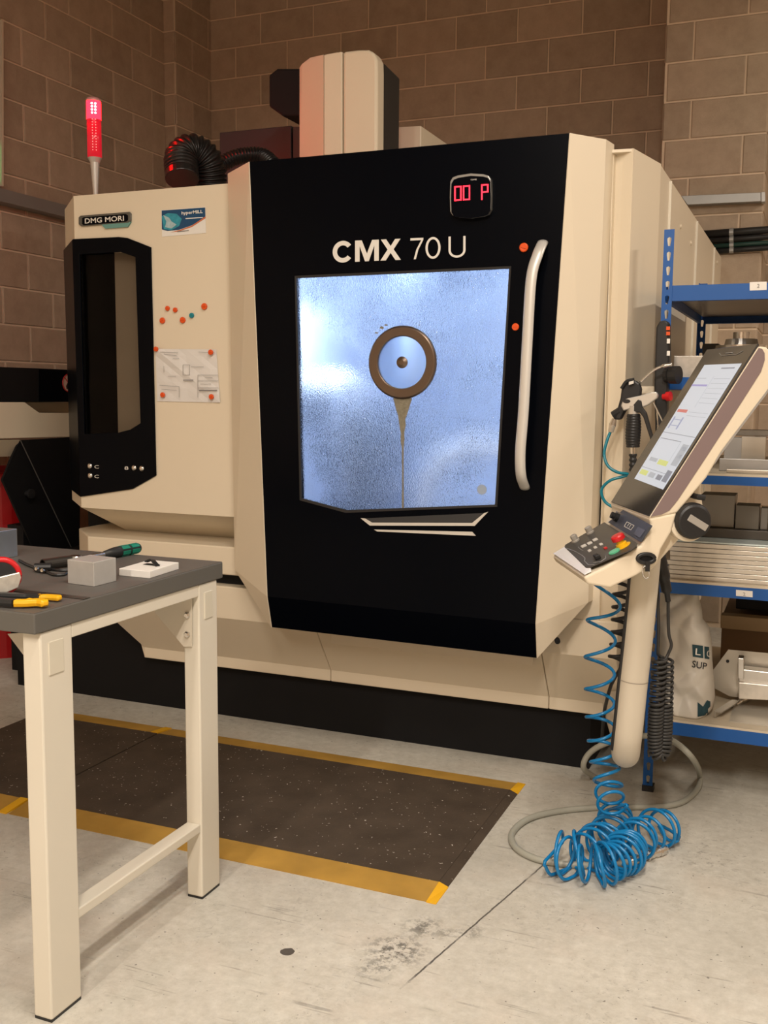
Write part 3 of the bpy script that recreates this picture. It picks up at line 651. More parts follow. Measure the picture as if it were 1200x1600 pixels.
pd = thing('technical_drawing', 'creased printed technical drawing held by four orange magnets', 'drawing', A(293, 587, Y=YM))
paper = M('drawing_paper', (.70, .68, .66), .5, var=.04, scale=12)
bm = B()
g0 = [[None]*9 for _ in range(9)]
random.seed(3)
for i in range(9):
    for j in range(9):
        u, v_ = i/8, j/8
        x = 243+(338-243)*u+v_*(4+3*u-1); y = 545+1*u+(82+1*u)*v_
        crease = .006*max(0, 1-abs((u-v_*1.05-.02))*7)+.004*random.random()*(1 if 0 < i < 8 and 0 < j < 8 else .2)
        g0[i][j] = bm.verts.new(A(x, y, Y=YM-.001-crease))
for i in range(8):
    for j in range(8): bm.faces.new([g0[i][j], g0[i+1][j], g0[i+1][j+1], g0[i][j+1]])
po = obj('sheet', bm, paper, pd)
sd = po.modifiers.new('solid', 'SOLIDIFY'); sd.thickness = .0008
ink = M('ink', (.30, .29, .29), .7)
bm = B()
def ln(x0, y0, x1, y1, w=.32):
    d = V((x1-x0, y1-y0)).normalized(); n = V((-d.y, d.x))*w
    plate([A(x, y, Y=YM-.0125) for x, y in ((x0+n.x, y0+n.y), (x1+n.x, y1+n.y), (x1-n.x, y1-n.y), (x0-n.x, y0-n.y))], (0, .0003, 0), bm=bm)
for q in ((286, 570, 296, 570), (296, 570, 296, 586), (296, 586, 286, 586), (286, 586, 286, 570), (309, 586, 341, 586), (309, 586, 309, 621), (309, 595, 341, 595), (309, 606, 341, 606), (310, 610, 340, 610), (249, 602, 280, 604), (280, 604, 280, 621),
          (256, 572, 256, 582), (262, 588, 275, 588), (270, 560, 280, 560), (298, 573, 318, 573), (250, 550, 278, 551), (256, 553, 276, 556), (310, 550, 335, 551), (313, 600, 330, 600), (252, 608, 276, 610), (320, 590, 332, 590)): ln(*q)
ln(286, 594, 302, 594, .9); ln(311, 610, 339, 610, .9)
obj('print', bm, ink, pd)['kind'] = 'stuff'

def magnet(px, py, r, mat, label, Y=YM, grp='round magnets'):
    c = A(px, py, Y=Y); k = r*.00203*1.0
    t = thing('magnet', label, 'magnet', c, None)
    obj('cap', lathe(c, (0, -1, 0), [(k*.92, 0), (k*1.0, .004), (k*.98, .007), (k*.80, .009), (0, .0085)], 20), mat, t, smooth=False, bevel=.0006)
    a = random.uniform(-.4, .4)
    obj('grip_bar', boxo(c+V((0, -.0095, 0)), V((cos(a), 0, sin(a))), V((0, 1, 0)), V((-sin(a), 0, cos(a))), k*.62, .0016, k*.13), mat, t)
random.seed(11)
for a in ((262.6, 482, 5.0, orange, 'small orange magnet, upper left of the loose magnets on the cabinet'), (274.6, 484.5, 5.0, orange, 'small orange magnet right beside the upper left loose magnet'),
          (254.6, 501, 6.3, orange, 'orange magnet lowest left of the loose magnets, above the drawing'), (286.3, 500.3, 6.3, orange, 'orange magnet just left of the teal magnet'),
          (300.3, 493, 5.3, teal, 'teal magnet, the only blue one on the cabinet'), (320, 479, 6.6, orange, 'orange magnet highest and furthest right of the loose magnets')): magnet(*a)
for a in ((244.6, 545.5, 5.2, orange, 'orange magnet at the top left corner of the drawing'), (330, 550.5, 5.4, orange, 'orange magnet at the top right corner of the drawing'),
          (255, 617, 5.4, orange, 'orange magnet at the bottom left corner of the drawing'), (331, 620, 5.4, orange, 'orange magnet at the bottom right corner of the drawing')): magnet(*a, Y=YM-.010 if a[0] != 244.6 else YC-.009)
magnet(819, 387, 7.6, orange, 'orange magnet on the black door beside the top of the handle', Y=YD)
magnet(806, 511, 6.2, orange, 'orange magnet on the black door beside the window edge', Y=YD)

# ------------------------------------------------------------------ anti-fatigue mats
matm = M('mat_black', (.070, .052, .038), .8, var=.45, scale=7, bump=.3, bscale=120, spec=.2)
nt = matm.node_tree; bs_ = nt.nodes['Principled BSDF']; src = bs_.inputs['Base Color'].links[0].from_socket
nsw = nt.nodes.new('ShaderNodeTexNoise'); nsw.inputs['Scale'].default_value = 95; nsw.inputs['Detail'].default_value = 1; rsw = nt.nodes.new('ShaderNodeValToRGB')
rsw.color_ramp.elements[0].position = .735; rsw.color_ramp.elements[1].position = .76; msw = nt.nodes.new('ShaderNodeMix'); msw.data_type = 'RGBA'; msw.inputs[7].default_value = (.5, .47, .42, 1)
nt.links.new([n for n in nt.nodes if n.type == 'TEX_COORD'][0].outputs['Object'], nsw.inputs['Vector']); nt.links.new(nsw.outputs['Fac'], rsw.inputs[0]); nt.links.new(rsw.outputs[0], msw.inputs[0]); nt.links.new(src, msw.inputs[6]); nt.links.new(msw.outputs[2], bs_.inputs['Base Color'])
def mat(x0, x1, label, right_end, left_end):
    t = thing('floor_mat', label, 'mat', ((x0+x1)/2, 3.06, 0), 'rubber floor mats')
    xr = x1-.028 if right_end else x1-.002; xl_ = x0+.028 if left_end else x0+.002; h = .013
    ya, yb, yc, yd = 2.58, 2.684, 3.445, 3.545
    obj('mat_surface', box(B(), xl_, xr, ya+.103, yc, 0, h), matm, t)
    def wedge(pts_top, pts_bot):
        bm = B(); a = [bm.verts.new(p) for p in pts_top]; b_ = [bm.verts.new(p) for p in pts_bot]
        n = len(a); bm.faces.new(a); bm.faces.new(b_[::-1])
        for i in range(n): bm.faces.new([a[i], a[(i+1) % n], b_[(i+1) % n], b_[i]])
        return bm
    def strip(x0, x1, y0, y1, z00, z10, z11, z01):   # corner heights, counter-clockwise from x0,y0
        return wedge([V((x0, y0, z00)), V((x1, y0, z10)), V((x1, y1, z11)), V((x0, y1, z01))], [V((x0, y0, 0)), V((x1, y0, 0)), V((x1, y1, 0)), V((x0, y1, 0))])
    obj('yellow_edge', strip(xl_, xr, ya, yb-.001, .002, .002, h, h), yellow, t)
    obj('yellow_edge', strip(xl_, xr, yc+.001, yd, h, h, .002, .002), yellow, t)
    cyel = M('yellow_corner', (.75, .40, .012), .5, var=.1)
    if right_end:
        obj('black_edge', strip(xr+.001, x1, yb, yc, h, .002, .002, h), matm, t)
        obj('corner_piece', strip(xr+.001, x1+.002, ya-.004, yb-.001, .004, .002, .003, h+.001), cyel, t)
        obj('corner_piece', strip(xr+.001, x1+.002, yc+.001, yd+.004, h+.001, .003, .002, .004), cyel, t)
    if left_end: obj('black_edge', strip(x0, xl_-.001, yb, yc, .002, h, h, .002), matm, t)
    if not right_end:
        for y0, y1, zz in ((ya-.004, yb, (.004, .004, h+.002, h+.002)), (yc, yd+.004, (h+.002, h+.002, .004, .004))):
            obj('join_cap', strip(x1-.035, x1-.001, y0, y1, *zz), cyel, t)
    return t
mat(-2.438, -.905, 'black rubber mat with yellow long edges, the larger one in front of the door', True, False)
mat(-3.10, -2.442, 'black rubber mat section partly hidden behind the bench leg', False, True)

# ------------------------------------------------------------------ workbench
wbn = thing('workbench', 'steel-framed workbench with a thick dark grey top', 'workbench', (-2.25, 2.07, 0))
BX, ZB = -1.512, .947
top = obj('bench_top', box(B(), -3.0, BX, 1.696, 2.457, .901, ZB), benchedge, wbn, bevel=.003)
obj('top_sheet', box(B(), -2.998, BX-.002, 1.698, 2.455, ZB-.001, ZB+.0006), benchtop, top)
def leg(x0, x1, y0, y1, holes):
    l = obj('leg', box(B(), x0, x1, y0, y1, .006, .900), benchw, wbn, bevel=.004)
    obj('foot', box(B(), x0+.001, x1-.001, y0+.001, y1-.001, 0, .007), plast, l)
    for hx, hz in holes: obj('bolt_hole', lathe((hx, y0+.001, hz), (0, -1, 0), [(.0045, -.004), (.0045, .0008), (0, .0008)], 10), plast, l)
    return l
nl = leg(-1.566, -1.516, 1.717, 1.82, [(-1.541, .03), (-1.541, .06), (-1.541, .088), (-1.541, .118)])
fl = leg(-1.566, -1.516, 2.339, 2.432, [(-1.555, .09), (-1.528, .09), (-1.541, .03), (-1.555, .445), (-1.528, .445), (-1.528, .82)])
leg(-2.98, -2.93, 1.717, 1.82, []); leg(-2.98, -2.93, 2.339, 2.432, [])
for l, y0, y1 in ((nl, 1.7405, 1.788), (fl, 2.365, 2.405)): obj('slot_cap', box(B(), -1.5165, -1.5135, y0, y1, .80, .875), M('cap_cream', (.62, .58, .48), .4, var=.02), l, bevel=.001)
obj('top_rail', box(B(), -1.556, -1.517, 1.82, 2.339, .868, .9005), benchw, wbn, bevel=.002)
obj('top_rail', box(B(), -2.97, -2.94, 1.82, 2.339, .868, .9005), benchw, wbn)
obj('apron_rail', box(B(), -2.93, -1.566, 2.36, 2.40, .84, .9005), benchw, wbn, bevel=.002)
zt_ = A(126, 1418, X=-1.52).z; zb_ = A(126, 1434, X=-1.52).z
obj('stretcher', box(B(), -1.563, -1.520, 1.82, 2.339, zb_, zt_), benchw, wbn, bevel=.003)
obj('stretcher', box(B(), -2.97, -2.93, 1.82, 2.339, zb_, zt_), benchw, wbn)
def XZ(pts, Y): return [A(x, y, Y=Y) for x, y in pts]
obj('gusset', plate(XZ([(243, 930), (243, 957), (288, 1010), (300.5, 1010), (300.5, 925)], 2.335), (0, -.003, 0)), M('gusset_paint', (.60, .55, .46), .5, var=.02), wbn)
obj('gusset', plate(XZ([(13, 990), (38, 1023), (40, 1023), (40, 988)], 1.80), (0, -.003, 0)), M('gusset_paint', (.60, .55, .46)), wbn)
for px, py in ((293, 961), (293, 991)): obj('bolt', lathe(A(px, py, Y=2.332), (0, -1, 0), [(.009, 0), (.009, .006), (.006, .009), (0, .009)], 6), steel, wbn)
obj('lock_block', box(B(), -1.60, -1.57, 2.30, 2.335, .862, .885), plast, wbn)

# things on the bench
ZT2 = ZB+.0008
def hexa(name, p1, p2, p3, h, mat_, label, cat, bevel=.0015):
    """a block from three bottom corners (p1 the near one) and a height"""
    p4 = p2+p3-p1; o = obj(name, plate([p1, p3, p4, p2], (0, 0, h)), mat_, bevel=bevel); return tag(o, label, cat)
p1, p2, p3 = A(147, 917, Z=ZT2), A(106, 911.5, Z=ZT2), A(182, 908, Z=ZT2)
hb = A(147, 879, Y=p1.y).z-ZT2
hexa('aluminium_block', p1, p2, p3, hb, M('milled_aluminium', (.52, .51, .49), .36, .35, var=.12, scale=30), 'square milled aluminium block near the edge of the bench', 'metal block')
p1 = A(28, 869, Z=ZT2); hb2 = A(28, 826, Y=p1.y).z-ZT2; p1 = p1+V((0, -.14, 0))
hexa('aluminium_block', p1, p1+V((-.22, 0, 0)), p1+V((0, .14, 0)), hb2, M('blue_aluminium', (.48, .52, .57), .3, .85, var=.12, scale=30), 'big aluminium block at the left end of the bench', 'metal block')
bo = thing('white_box', 'flat white plastic slab with a black bent clip on it', 'box', A(234, 895, Z=ZT2))
p1, p2, p3 = A(234, 904, Z=ZT2), A(186, 899.5, Z=ZT2), A(279.6, 889.5, Z=ZT2)
obj('slab', plate([p1, p3, p2+p3-p1, p2], (0, 0, .019)), white, bo, bevel=.0015)
e1, e2 = (p2-p1).normalized(), (p3-p1).normalized(); cc = (p2+p3)/2+V((0, 0, .019))
obj('clip', tube(spline([cc-e1*.03-e2*.005, cc-e1*.015+V((0, 0, .010)), cc+e2*.012+V((0, 0, .013)), cc+e1*.02+e2*.015+V((0, 0, .006))], 6), .006, prof=[(-1, -.3), (1, -.3), (1, .3), (-1, .3)]), plast, bo)
obj('clip_shadow_sheet', plate([cc-e1*.022+V((0, 0, .0004)), cc+e1*.02+V((0, 0, .0004)), cc+e1*.02+e2*.02+V((0, 0, .0004)), cc-e1*.022+e2*.02+V((0, 0, .0004))], (0, 0, .0008)), plast, bo)  # black sheet put in as the shade under the clip
# torque wrench
tq = thing('torque_wrench', 'torque wrench with a green and black grip lying on the bench', 'wrench', A(150, 872, Z=ZT2))
h0, h1 = A(216, 856, Z=ZT2+.016), A(117, 875, Z=ZT2+.016); ax = (h1-h0).normalized(); Lw = (h1-h0).length
def along(a): return h0+ax*a*Lw
grip = M('wrench_grip', (.016, .017, .018), .5); green = M('wrench_green', (.01, .20, .13), .45)
obj('shaft', lathe(h0, ax, [(.0075, .45*Lw), (.0075, .97*Lw)], 14), steel, tq, smooth=False)
obj('grip', lathe(h0, ax, [(0, 0), (.0135, .0), (.0150, .02*Lw), (.0130, .10*Lw), (.0145, .22*Lw), (.0155, .34*Lw), (.0145, .42*Lw), (.009, .56*Lw)], 18), grip, tq, smooth=True)
for a, b_ in ((.03, .15), (.19, .31)):
    for k in range(6):
        ang = k*pi/3; u = ax.orthogonal().normalized(); w2 = ax.cross(u); dd = u*cos(ang)+w2*sin(ang); tt = ax.cross(dd)
        obj('grip_inlay', boxo(along((a+b_)/2)+dd*.0143, ax, dd, tt, (b_-a)*Lw/2, .0016, .0052), green, tq)
hc = along(1.0)
obj('ratchet_head', lathe(hc+V((0, 0, -.012)), (0, 0, 1), [(.016, 0), (.019, .004), (.019, .020), (.016, .024), (0, .024)], 20), steel, tq)
sd_ = (A(75, 881, Z=ZT2+.016)-hc).normalized()
obj('socket', lathe(hc, sd_, [(.013, .012), (.0145, .02), (.0145, .10), (.012, .10), (.012, .09), (0, .09)], 18), M('socket_dark', (.05, .045, .04), .4, .6), tq)
# hex keys and cutter
for i, (pts, lb) in enumerate((([(30, 875.5), (42, 882), (55, 887), (64, 889)], 'long black hex key beside the torque wrench'), ([(74, 888), (92, 891), (106, 891)], 'short black hex key pointing at the aluminium block'), ([(72, 893), (84, 898), (98, 898), (104, 896)], 'bent black hex key in front of the short one'))):
    tag(obj('hex_key', tube(spline([A(x, y, Z=ZT2+.004) for x, y in pts], 5), .0038, 6), plast), lb, 'hex key')
ct = thing('edge_finder', 'small black probe tool lying in front of the torque wrench', 'tool', A(66, 890, Z=ZT2))
obj('body', tube([A(54, 886, Z=ZT2+.011), A(80, 885.5, Z=ZT2+.011)], .0105, 10), plast, ct)
obj('tip', tube([A(54, 888, Z=ZT2+.008), A(63, 892, Z=ZT2+.006), A(72, 893, Z=ZT2+.005)], .005, 8), plast, ct)
for px, py in ((58, 889), (67, 891.5)): obj('screw', lathe(A(px, py, Z=ZT2+.010), (0, -1, .4), [(.005, 0), (.005, .004), (0, .005)], 8), steel, ct)
tag(obj('steel_rule', plate([A(x, y, Z=ZT2) for x, y in ((-40, 914), (141, 934), (131, 937.2), (-42, 917.5))], (0, 0, .0015)), M('blued_steel', (.05, .045, .04), .4, .5)), 'thin dark steel rule running to the bench edge', 'ruler')
pl = thing('pliers', 'pliers with yellow and black handles at the front of the bench', 'pliers', A(40, 945, Z=ZT2))
def handle(pts, r):
    q = [A(x, y, Z=ZT2+r) for x, y in pts]; sp_ = spline(q, 6); n = len(sp_)//2
    return sp_, n
ymat = M('yellow_grip', (.80, .42, .008), .42, var=.04)
hs = [(.9, .75), (-.9, .75), (-1.1, 0), (-.9, -.75), (.9, -.75), (1.1, 0)]
for (yel, blk, tab, r) in (([(72, 943), (60, 941), (40, 942), (23, 942)], [(23, 942), (0, 940), (-40, 937), (-80, 930)], (46, 935.5), .010), ([(95, 934.5), (84, 933.5), (74, 933), (64, 933)], [(64, 933), (45, 931.5), (24, 931), (-80, 927)], (62, 929), .008)):
    q = spline([A(x, y, Z=ZT2+r*1.15) for x, y in yel], 5); obj('handle_end', tube(q, [r*.55]+[r]*(len(q)-1), prof=hs), ymat, pl, bevel=.0015)
    q = spline([A(x, y, Z=ZT2+r*1.15) for x, y in blk], 5); obj('handle_grip', tube(q, r*1.02, prof=hs), grip, pl)
    c_ = A(*tab, Z=ZT2+2*r*.9); obj('handle_stud', lathe(c_+V((0, 0, -.006)), (0, 0, 1), [(.011, 0), (.010, .005), (0, .008)], 12), ymat, pl)
obj('joint', lathe(A(-85, 929, Z=ZT2), (0, 0, 1), [(.022, 0), (.022, .018), (0, .018)], 14), steel, pl)
j0 = A(-85, 929, Z=ZT2+.0145); obj('jaw', tube([j0, j0+V((-.06, .01, 0))], [.014, .004], 8), steel, pl)
tp = thing('tape_measure', 'red, black and silver tape measure at the left edge of the bench', 'tape measure', A(4, 922, Z=ZT2))
c_ = A(2, 903, Z=ZT2+.042); nf = (CAM-c_); nf.z = 0; nf.normalize(); e_ = V((-nf.y, nf.x, 0))
c_.z = ZT2+.046
rng = [c_+(e_*cos(a)+V((0, 0, 1))*sin(a))*.038 for a in [2*pi*k/32 for k in range(33)]]
obj('red_rim', tube(rng, .008, 8, caps=False), red, tp, smooth=True)
obj('black_core', lathe(c_, nf, [(.034, -.018), (.034, .010), (0, .010)], 28), grip, tp)
lab = [(-.038, -.006), (.040, .010), (.043, -.004), (.036, -.026), (.010, -.036), (-.030, -.034)]
obj('silver_label', plate([c_+e_*a+V((0, 0, b_))+nf*.0105 for a, b_ in lab], nf*.006), M('foil_label', (.70, .67, .60), .35, .5, var=.3, scale=60), tp, bevel=.002)

# ------------------------------------------------------------------ chip conveyor, drum, wall fittings on the left
XV = -3.6
def PX(pts, X): return [A(x, y, X=X) for x, y in pts]
cv = thing('chip_conveyor', 'black and cream chip conveyor standing left of the machine', 'conveyor', (-3.8, 4.0, 0))
obj('upper_housing', plate(PX([(-90, 570), (60, 575.5), (125, 578.5), (125, 628), (60, 628), (-90, 628)], XV), (-.5, 0, 0)), blackm, cv, bevel=.003)
obj('cover_plate', plate(PX([(62, 577), (125, 579), (125, 627), (62, 628)], XV+.004), (-.004, 0, 0)), black, cv)
obj('cream_band', plate(PX([(-90, 628.5), (39, 628.5), (62, 645), (125, 645.5), (125, 682), (-90, 688)], XV+.012), (-.45, 0, 0)), cream, cv, bevel=.003)
obj('band_recess', plate(PX([(38, 628.5), (125, 628.5), (125, 645.5), (61, 645.5)], XV-.10), (-.30, 0, 0)), cream, cv)
u0, u1, u2, u3 = A(-90, 688.5, X=XV+.012), A(31, 687, X=XV+.012), A(20, 713, X=XV-.06), A(-90, 717, X=XV-.06)
obj('band_underside', plate([u0, u1, u2, u3], (-.3, 0, 0)), cream, cv)
obj('chute_plate', plate(PX([(32, 688), (125, 682), (125, 880), (123, 880)], XV+.008), (-.006, 0, 0)), blackm, cv)
obj('chute_side', plate(PX([(31, 689), (19, 714), (4, 750), (62, 880), (125, 880)], XV), (-.012, 0, 0)), blackm, cv)
obj('chute_highlight', tube(PX([(32, 688), (123, 880)], XV+.010), .0025, 6), M('highlight_grey', (.16, .15, .14), .4, .4), cv)  # grey rod painted in as the highlight along the slanted edge
obj('chute_leg', box(B(), -3.72, -3.62, 4.0, 4.3, 0, .75), blackm, cv)
obj('knob', lathe(A(41, 771, X=XV+.002), (1, 0, 0), [(.014, 0), (.014, .02), (.024, .022), (.024, .036), (0, .038)], 16), plast, cv, smooth=False)
ws = obj('warning_disc', lathe(A(107, 598.5, X=XV+.0045), (1, 0, 0), [(.046, 0), (.046, .001)], 32), M('sign_pink', (.62, .45, .38), .5, var=.02), cv)
cw = A(107, 598.5, X=XV+.0062)
obj('ban_ring', tube([cw+V((0, cos(a), sin(a)))*.044 for a in [2*pi*k/36 for k in range(37)]], .003, 6, caps=False), M('sign_red', (.45, .03, .03), .5), ws)
obj('ban_bar', tube([cw+V((0, -.031, .031)), cw+V((0, .031, -.031))], .0026, 6), M('sign_red', (.45, .03, .03)), ws)
obj('pictogram', plate([cw+V((0, a, b_)) for a, b_ in ((-.004, .024), (.014, .024), (.014, .018), (.004, .016), (.010, .006), (.012, -.028), (-.016, -.032), (-.020, -.016), (-.006, .004), (-.003, .018))], (.0008, 0, 0)), plast, ws)
dc = A(0, 790, X=-4.12); dx_, dy_, dt = dc.x, dc.y, A(0, 735, X=-4.12).z
rd = thing('red_drum', 'red steel drum behind the bench beside the conveyor chute', 'drum', (dx_, dy_, 0))
drm = M('drum_red', (.36, .005, .007), .35, var=.1)
obj('shell', lathe((dx_, dy_, 0), (0, 0, 1), [(.30, 0), (.30, .32), (.31, .34), (.30, .36), (.30, .68), (.31, .70), (.30, .72), (.30, dt), (.29, dt), (.29, dt-.03), (0, dt-.03)], 40), drm, rd, smooth=False)
obj('rim', tube([V((dx_+cos(a_)*.30, dy_+sin(a_)*.30, dt)) for a_ in [2*pi*k/40 for k in range(41)]], .009, 6, caps=False), drm, rd, smooth=True)
tag(obj('cable_tray', plate([V((XL+.008, 3.0, 2.535)), V((XL+.10, 3.0, 2.535)), V((XL+.10, 3.0, 2.61)), V((XL+.094, 3.0, 2.61)), V((XL+.094, 3.0, 2.542)), V((XL+.014, 3.0, 2.542)), V((XL+.014, 3.0, 2.61)), V((XL+.008, 3.0, 2.61))], (0, 3.7, 0)), M('tray_grey', (.34, .33, .32), .5, .5, var=.1)), 'long grey metal cable tray running along the left wall', 'cable tray')
lp = thing('led_sign', 'narrow wall sign with a green lit edge at the far left', 'sign', A(0, 290, X=XL+.05))
obj('frame', plate(PX([(2.5, 30), (5.5, 30), (5.8, 291), (3, 291)], XL+.06), (-.05, 0, 0)), cream, lp)
obj('sign_panel', plate(PX([(-60, 20), (2.5, 30), (3, 290), (-60, 282)], XL+.03), (-.02, 0, 0)), M('sign_dark', (.02, .03, .02), .5), lp)
obj('green_light', plate(PX([(-6, 225), (1.5, 226), (2.2, 286), (-6, 284)], XL+.034), (-.003, 0, 0)), M('green_led', (.05, .5, .15), .4, emit=(.08, .7, .2), estr=1.2, var=0), lp)
tr = thing('wall_trunking', 'grey galvanised trunking fixed across the block pier', 'trunking', A(1130, 310, Y=PY-.05))
obj('channel', plate(P([(1064, 306), (1189, 300.5), (1189, 314.5), (1074, 320)], PY-.075), (0, .066, 0)), galv, tr, bevel=.002)
obj('end_cap', plate(P([(1189.3, 300), (1195.5, 299.6), (1195.5, 315), (1189.3, 315.3)], PY-.079), (0, .070, 0)), M('cap_pale', (.55, .55, .54), .45, .4), tr, bevel=.002)
pipem = M('conduit_dark', (.022, .022, .022), .45, .1, var=.2)
for i, (y, r, lb) in enumerate(((363, .022, 'thick dark pipe, topmost of the four on the pier'), (374, .017, 'dark pipe second from the top on the pier'), (383, .014, 'dark green pipe third from the top on the pier'), (391, .016, 'dark pipe lowest of the four on the pier'))):
    a, b_ = A(1085, y+4, Y=PY-.03), A(1260, y-8, Y=PY-.03)
    t = thing('wall_pipe', lb, 'pipe', a, 'pipes on the pier'); obj('pipe', tube([a, b_], r, 12), pipem if i != 2 else M('conduit_green', (.015, .05, .04), .45), t, smooth=True)
    c_ = A(1143, y-(.5), Y=PY-.03); c2 = a+(b_-a)*((c_.x-a.x)/(b_.x-a.x)); obj('pipe_clip', lathe(c2+V((-.012, 0, 0)), (1, 0, 0), [(r+.003, 0), (r+.003, .024)], 14, open_=False), galv, t)

# ------------------------------------------------------------------ shelving rack
YSF, YSR = 3.665, 4.87; SX0, SX1 = -.497, -.465; RX = 1.25
rk = thing('shelving_rack', 'blue steel boltless shelving rack beside the machine', 'shelving', (.4, 4.25, 0))
board = M('chipboard', (.60, .52, .40), .6, var=.1, scale=30)
def keyhole(x, z, y): return [V((x+.0075*cos(a), y, z+.0085+.0075*sin(a))) for a in [radians(t) for t in (-30, 30, 90, 150, 210)]]+[V((x-.0035, y, z-.014)), V((x+.0035, y, z-.014))]
def post(x0, x1, y, sgn, holes, ztop_=1.985):
    bm = B(); z = .02; xm = (x0+x1)/2
    while z < ztop_-.001:
        z1 = min(z+.0487, ztop_); out = [V((x0, y, z)), V((x1, y, z)), V((x1, y, z1)), V((x0, y, z1))]
        lps = [out]+([keyhole(xm, (z+z1)/2, y)] if holes and z1-z > .04 else []); pts = [p for l in lps for p in l]
        vs = [bm.verts.new(p) for p in pts]
        for t3 in tessellate_polygon(lps): bm.faces.new([vs[i] for i in t3])
        z = z1
    bmesh.ops.remove_doubles(bm, verts=bm.verts, dist=.0001)
    bmesh.ops.solidify(bm, geom=bm.faces[:], thickness=.002)
    xo = x0 if x0 < 0 else x1
    p_ = obj('post', bm, blue, rk); obj('post_flange', box(B(), xo-.002, xo, min(y, y+.035*sgn), max(y, y+.035*sgn), .02, ztop_), blue, p_); obj('foot', box(B(), x0-.004, x1+.004, min(y-.004, y+.037*sgn), max(y+.004, y+.037*sgn), 0, .022), plast, p_)
post(SX0, SX1, YSF, 1, True); post(RX-.032, RX, YSF, 1, False); post(SX0, SX1, YSR, -1, True, 1.925); post(RX-.032, RX, YSR, -1, False, 1.925)
LV = [(.222, .268), (.732, .772), (1.122, 1.152), (1.445, 1.487), (1.745, 1.797)]
for i, (z0, z1) in enumerate(LV):
    ft, fr_ = (.002, .002)
    for y, s in ((YSF+.003, 1), (YSR-.003, -1)):
        yi, ys_ = y+.003*s, y+.03*s
        obj('shelf_beam', plate([V((SX1-.001, *q)) for q in ((y, z0), (ys_, z0), (ys_, z0+.003), (yi, z0+.003), (yi, z1), (y, z1))], (RX-.032-SX1, 0, 0)), blue, rk)
    for x, s in ((SX0+.003, 1), (RX-.003, -1)):
        obj('side_beam', box(B(), min(x, x+.012*s), max(x, x+.012*s), YSF+.036, YSR-.036, z0, z1), blue, rk)
    hb_ = z0+.012 if i > 2 else z1-.004
    obj('shelf_board', box(B(), SX0+.018, RX-.018, YSF+(.007 if i > 2 else .004), YSR-.008, z1-.012 if i < 3 else z1-.020, z1+.008 if i < 3 else z1-.002), board if i < 3 else M('shelf_grey', (.33, .29, .24), .35), rk)
for px0, px1, y0, y1 in ((1171.5, 1198, 440, 453), (1150, 1176, 921.5, 931)):
    lo_ = obj('shelf_label', plate(P([(px0, y0+1), (px1, y0), (px1, y1), (px0, y1+1)] if y0 < 600 else [(px0, y0), (px1, y0+2.2), (px1, y1+2.2), (px0, y1)], YSF+.0028), (0, -.0012, 0)), white, rk)
    cx_ = (px0+px1)/2; text('label_number', '2', A(cx_-2, y0+9.5, Y=YSF+.0012), A(cx_+2, y0+9.5, Y=YSF+.0012), .012, FW, ink, lo_)

# things on the rack -------------------------------------------------
def rackbox(name, px0, px1, y0, y1, Y, depth, mat_, label, cat, zbase=None, bevel=.002, skew=0):
    a, b_ = A(px0, y0, Y=Y), A(px1, y1, Y=Y); z0 = zbase if zbase is not None else b_.z
    bm = plate([V((a.x, Y, z0)), V((b_.x, Y+skew, z0)), V((b_.x, Y+depth+skew, z0)), V((a.x, Y+depth, z0))], (0, 0, a.z-z0))
    return tag(obj(name, bm, mat_, bevel=bevel), label, cat)
Z2, Z3, Z4, Z1 = .7805, 1.1605, 1.4857, .2765
rackbox('aluminium_bar', 1053, 1112, 556, 582, 3.70, .06, M('scuffed_aluminium', (.46, .43, .39), .4, .75, var=.25, scale=60), 'scuffed aluminium bar on the shelf behind the control screen', 'metal bar', Z4)
ck = thing('chuck', 'dark steel chuck with a bright flange on the rack behind the screen', 'chuck', (A(1150, 545, Y=4.0).x, 4.0, Z4))
cxx = A(1158, 545, Y=4.0).x
obj('chuck_body', lathe((cxx, 4.0, Z4), (0, 0, 1), [(.11, 0), (.11, .10), (.10, .11), (0, .11)], 32), M('dark_steel', (.07, .065, .06), .4, .7), ck)
obj('flange', lathe((cxx, 4.0, Z4+.11), (0, 0, 1), [(.09, 0), (.09, .012), (.06, .014), (.055, .035), (.03, .035), (.03, .06), (0, .06)], 28), steel, ck)
rackbox('fixture_box', 1098, 1122, 537, 560, 4.14, .30, M('dark_box2', (.06, .055, .05), .5), 'dark metal box beside the chuck on the rack', 'box', Z4)
# third level
rackbox('metal_plate', 1132, 1157.5, 683, 745, 3.95, .04, alud, 'dull upright metal plate left of the bright one on the rack', 'metal plate', Z3)
rackbox('metal_plate', 1158.5, 1194, 682, 745, 3.95, .05, M('bright_plate', (.62, .58, .52), .35, .7, var=.2, scale=8), 'bright upright metal plate on the middle shelf', 'metal plate', Z3)
rackbox('angle_tray', 1124, 1215, 716, 745, 3.80, .012, alud, 'grey metal angle strip standing in front of the upright plates', 'metal strip', Z3)
rackbox('metal_bar', 1135, 1215, 733, 745, 3.72, .05, M('bright_plate2', (.55, .50, .43), .4, .6, var=.2), 'low bright bar lying at the front of the middle shelf', 'metal bar', Z3)
rackbox('long_bar', 1148, 1230, 671, 681, 4.01, .05, M('bar_grey', (.36, .34, .31), .4, .6), 'long grey bar laid along the top of the upright plates', 'metal bar', A(1158, 681.9, Y=3.95).z+.001)
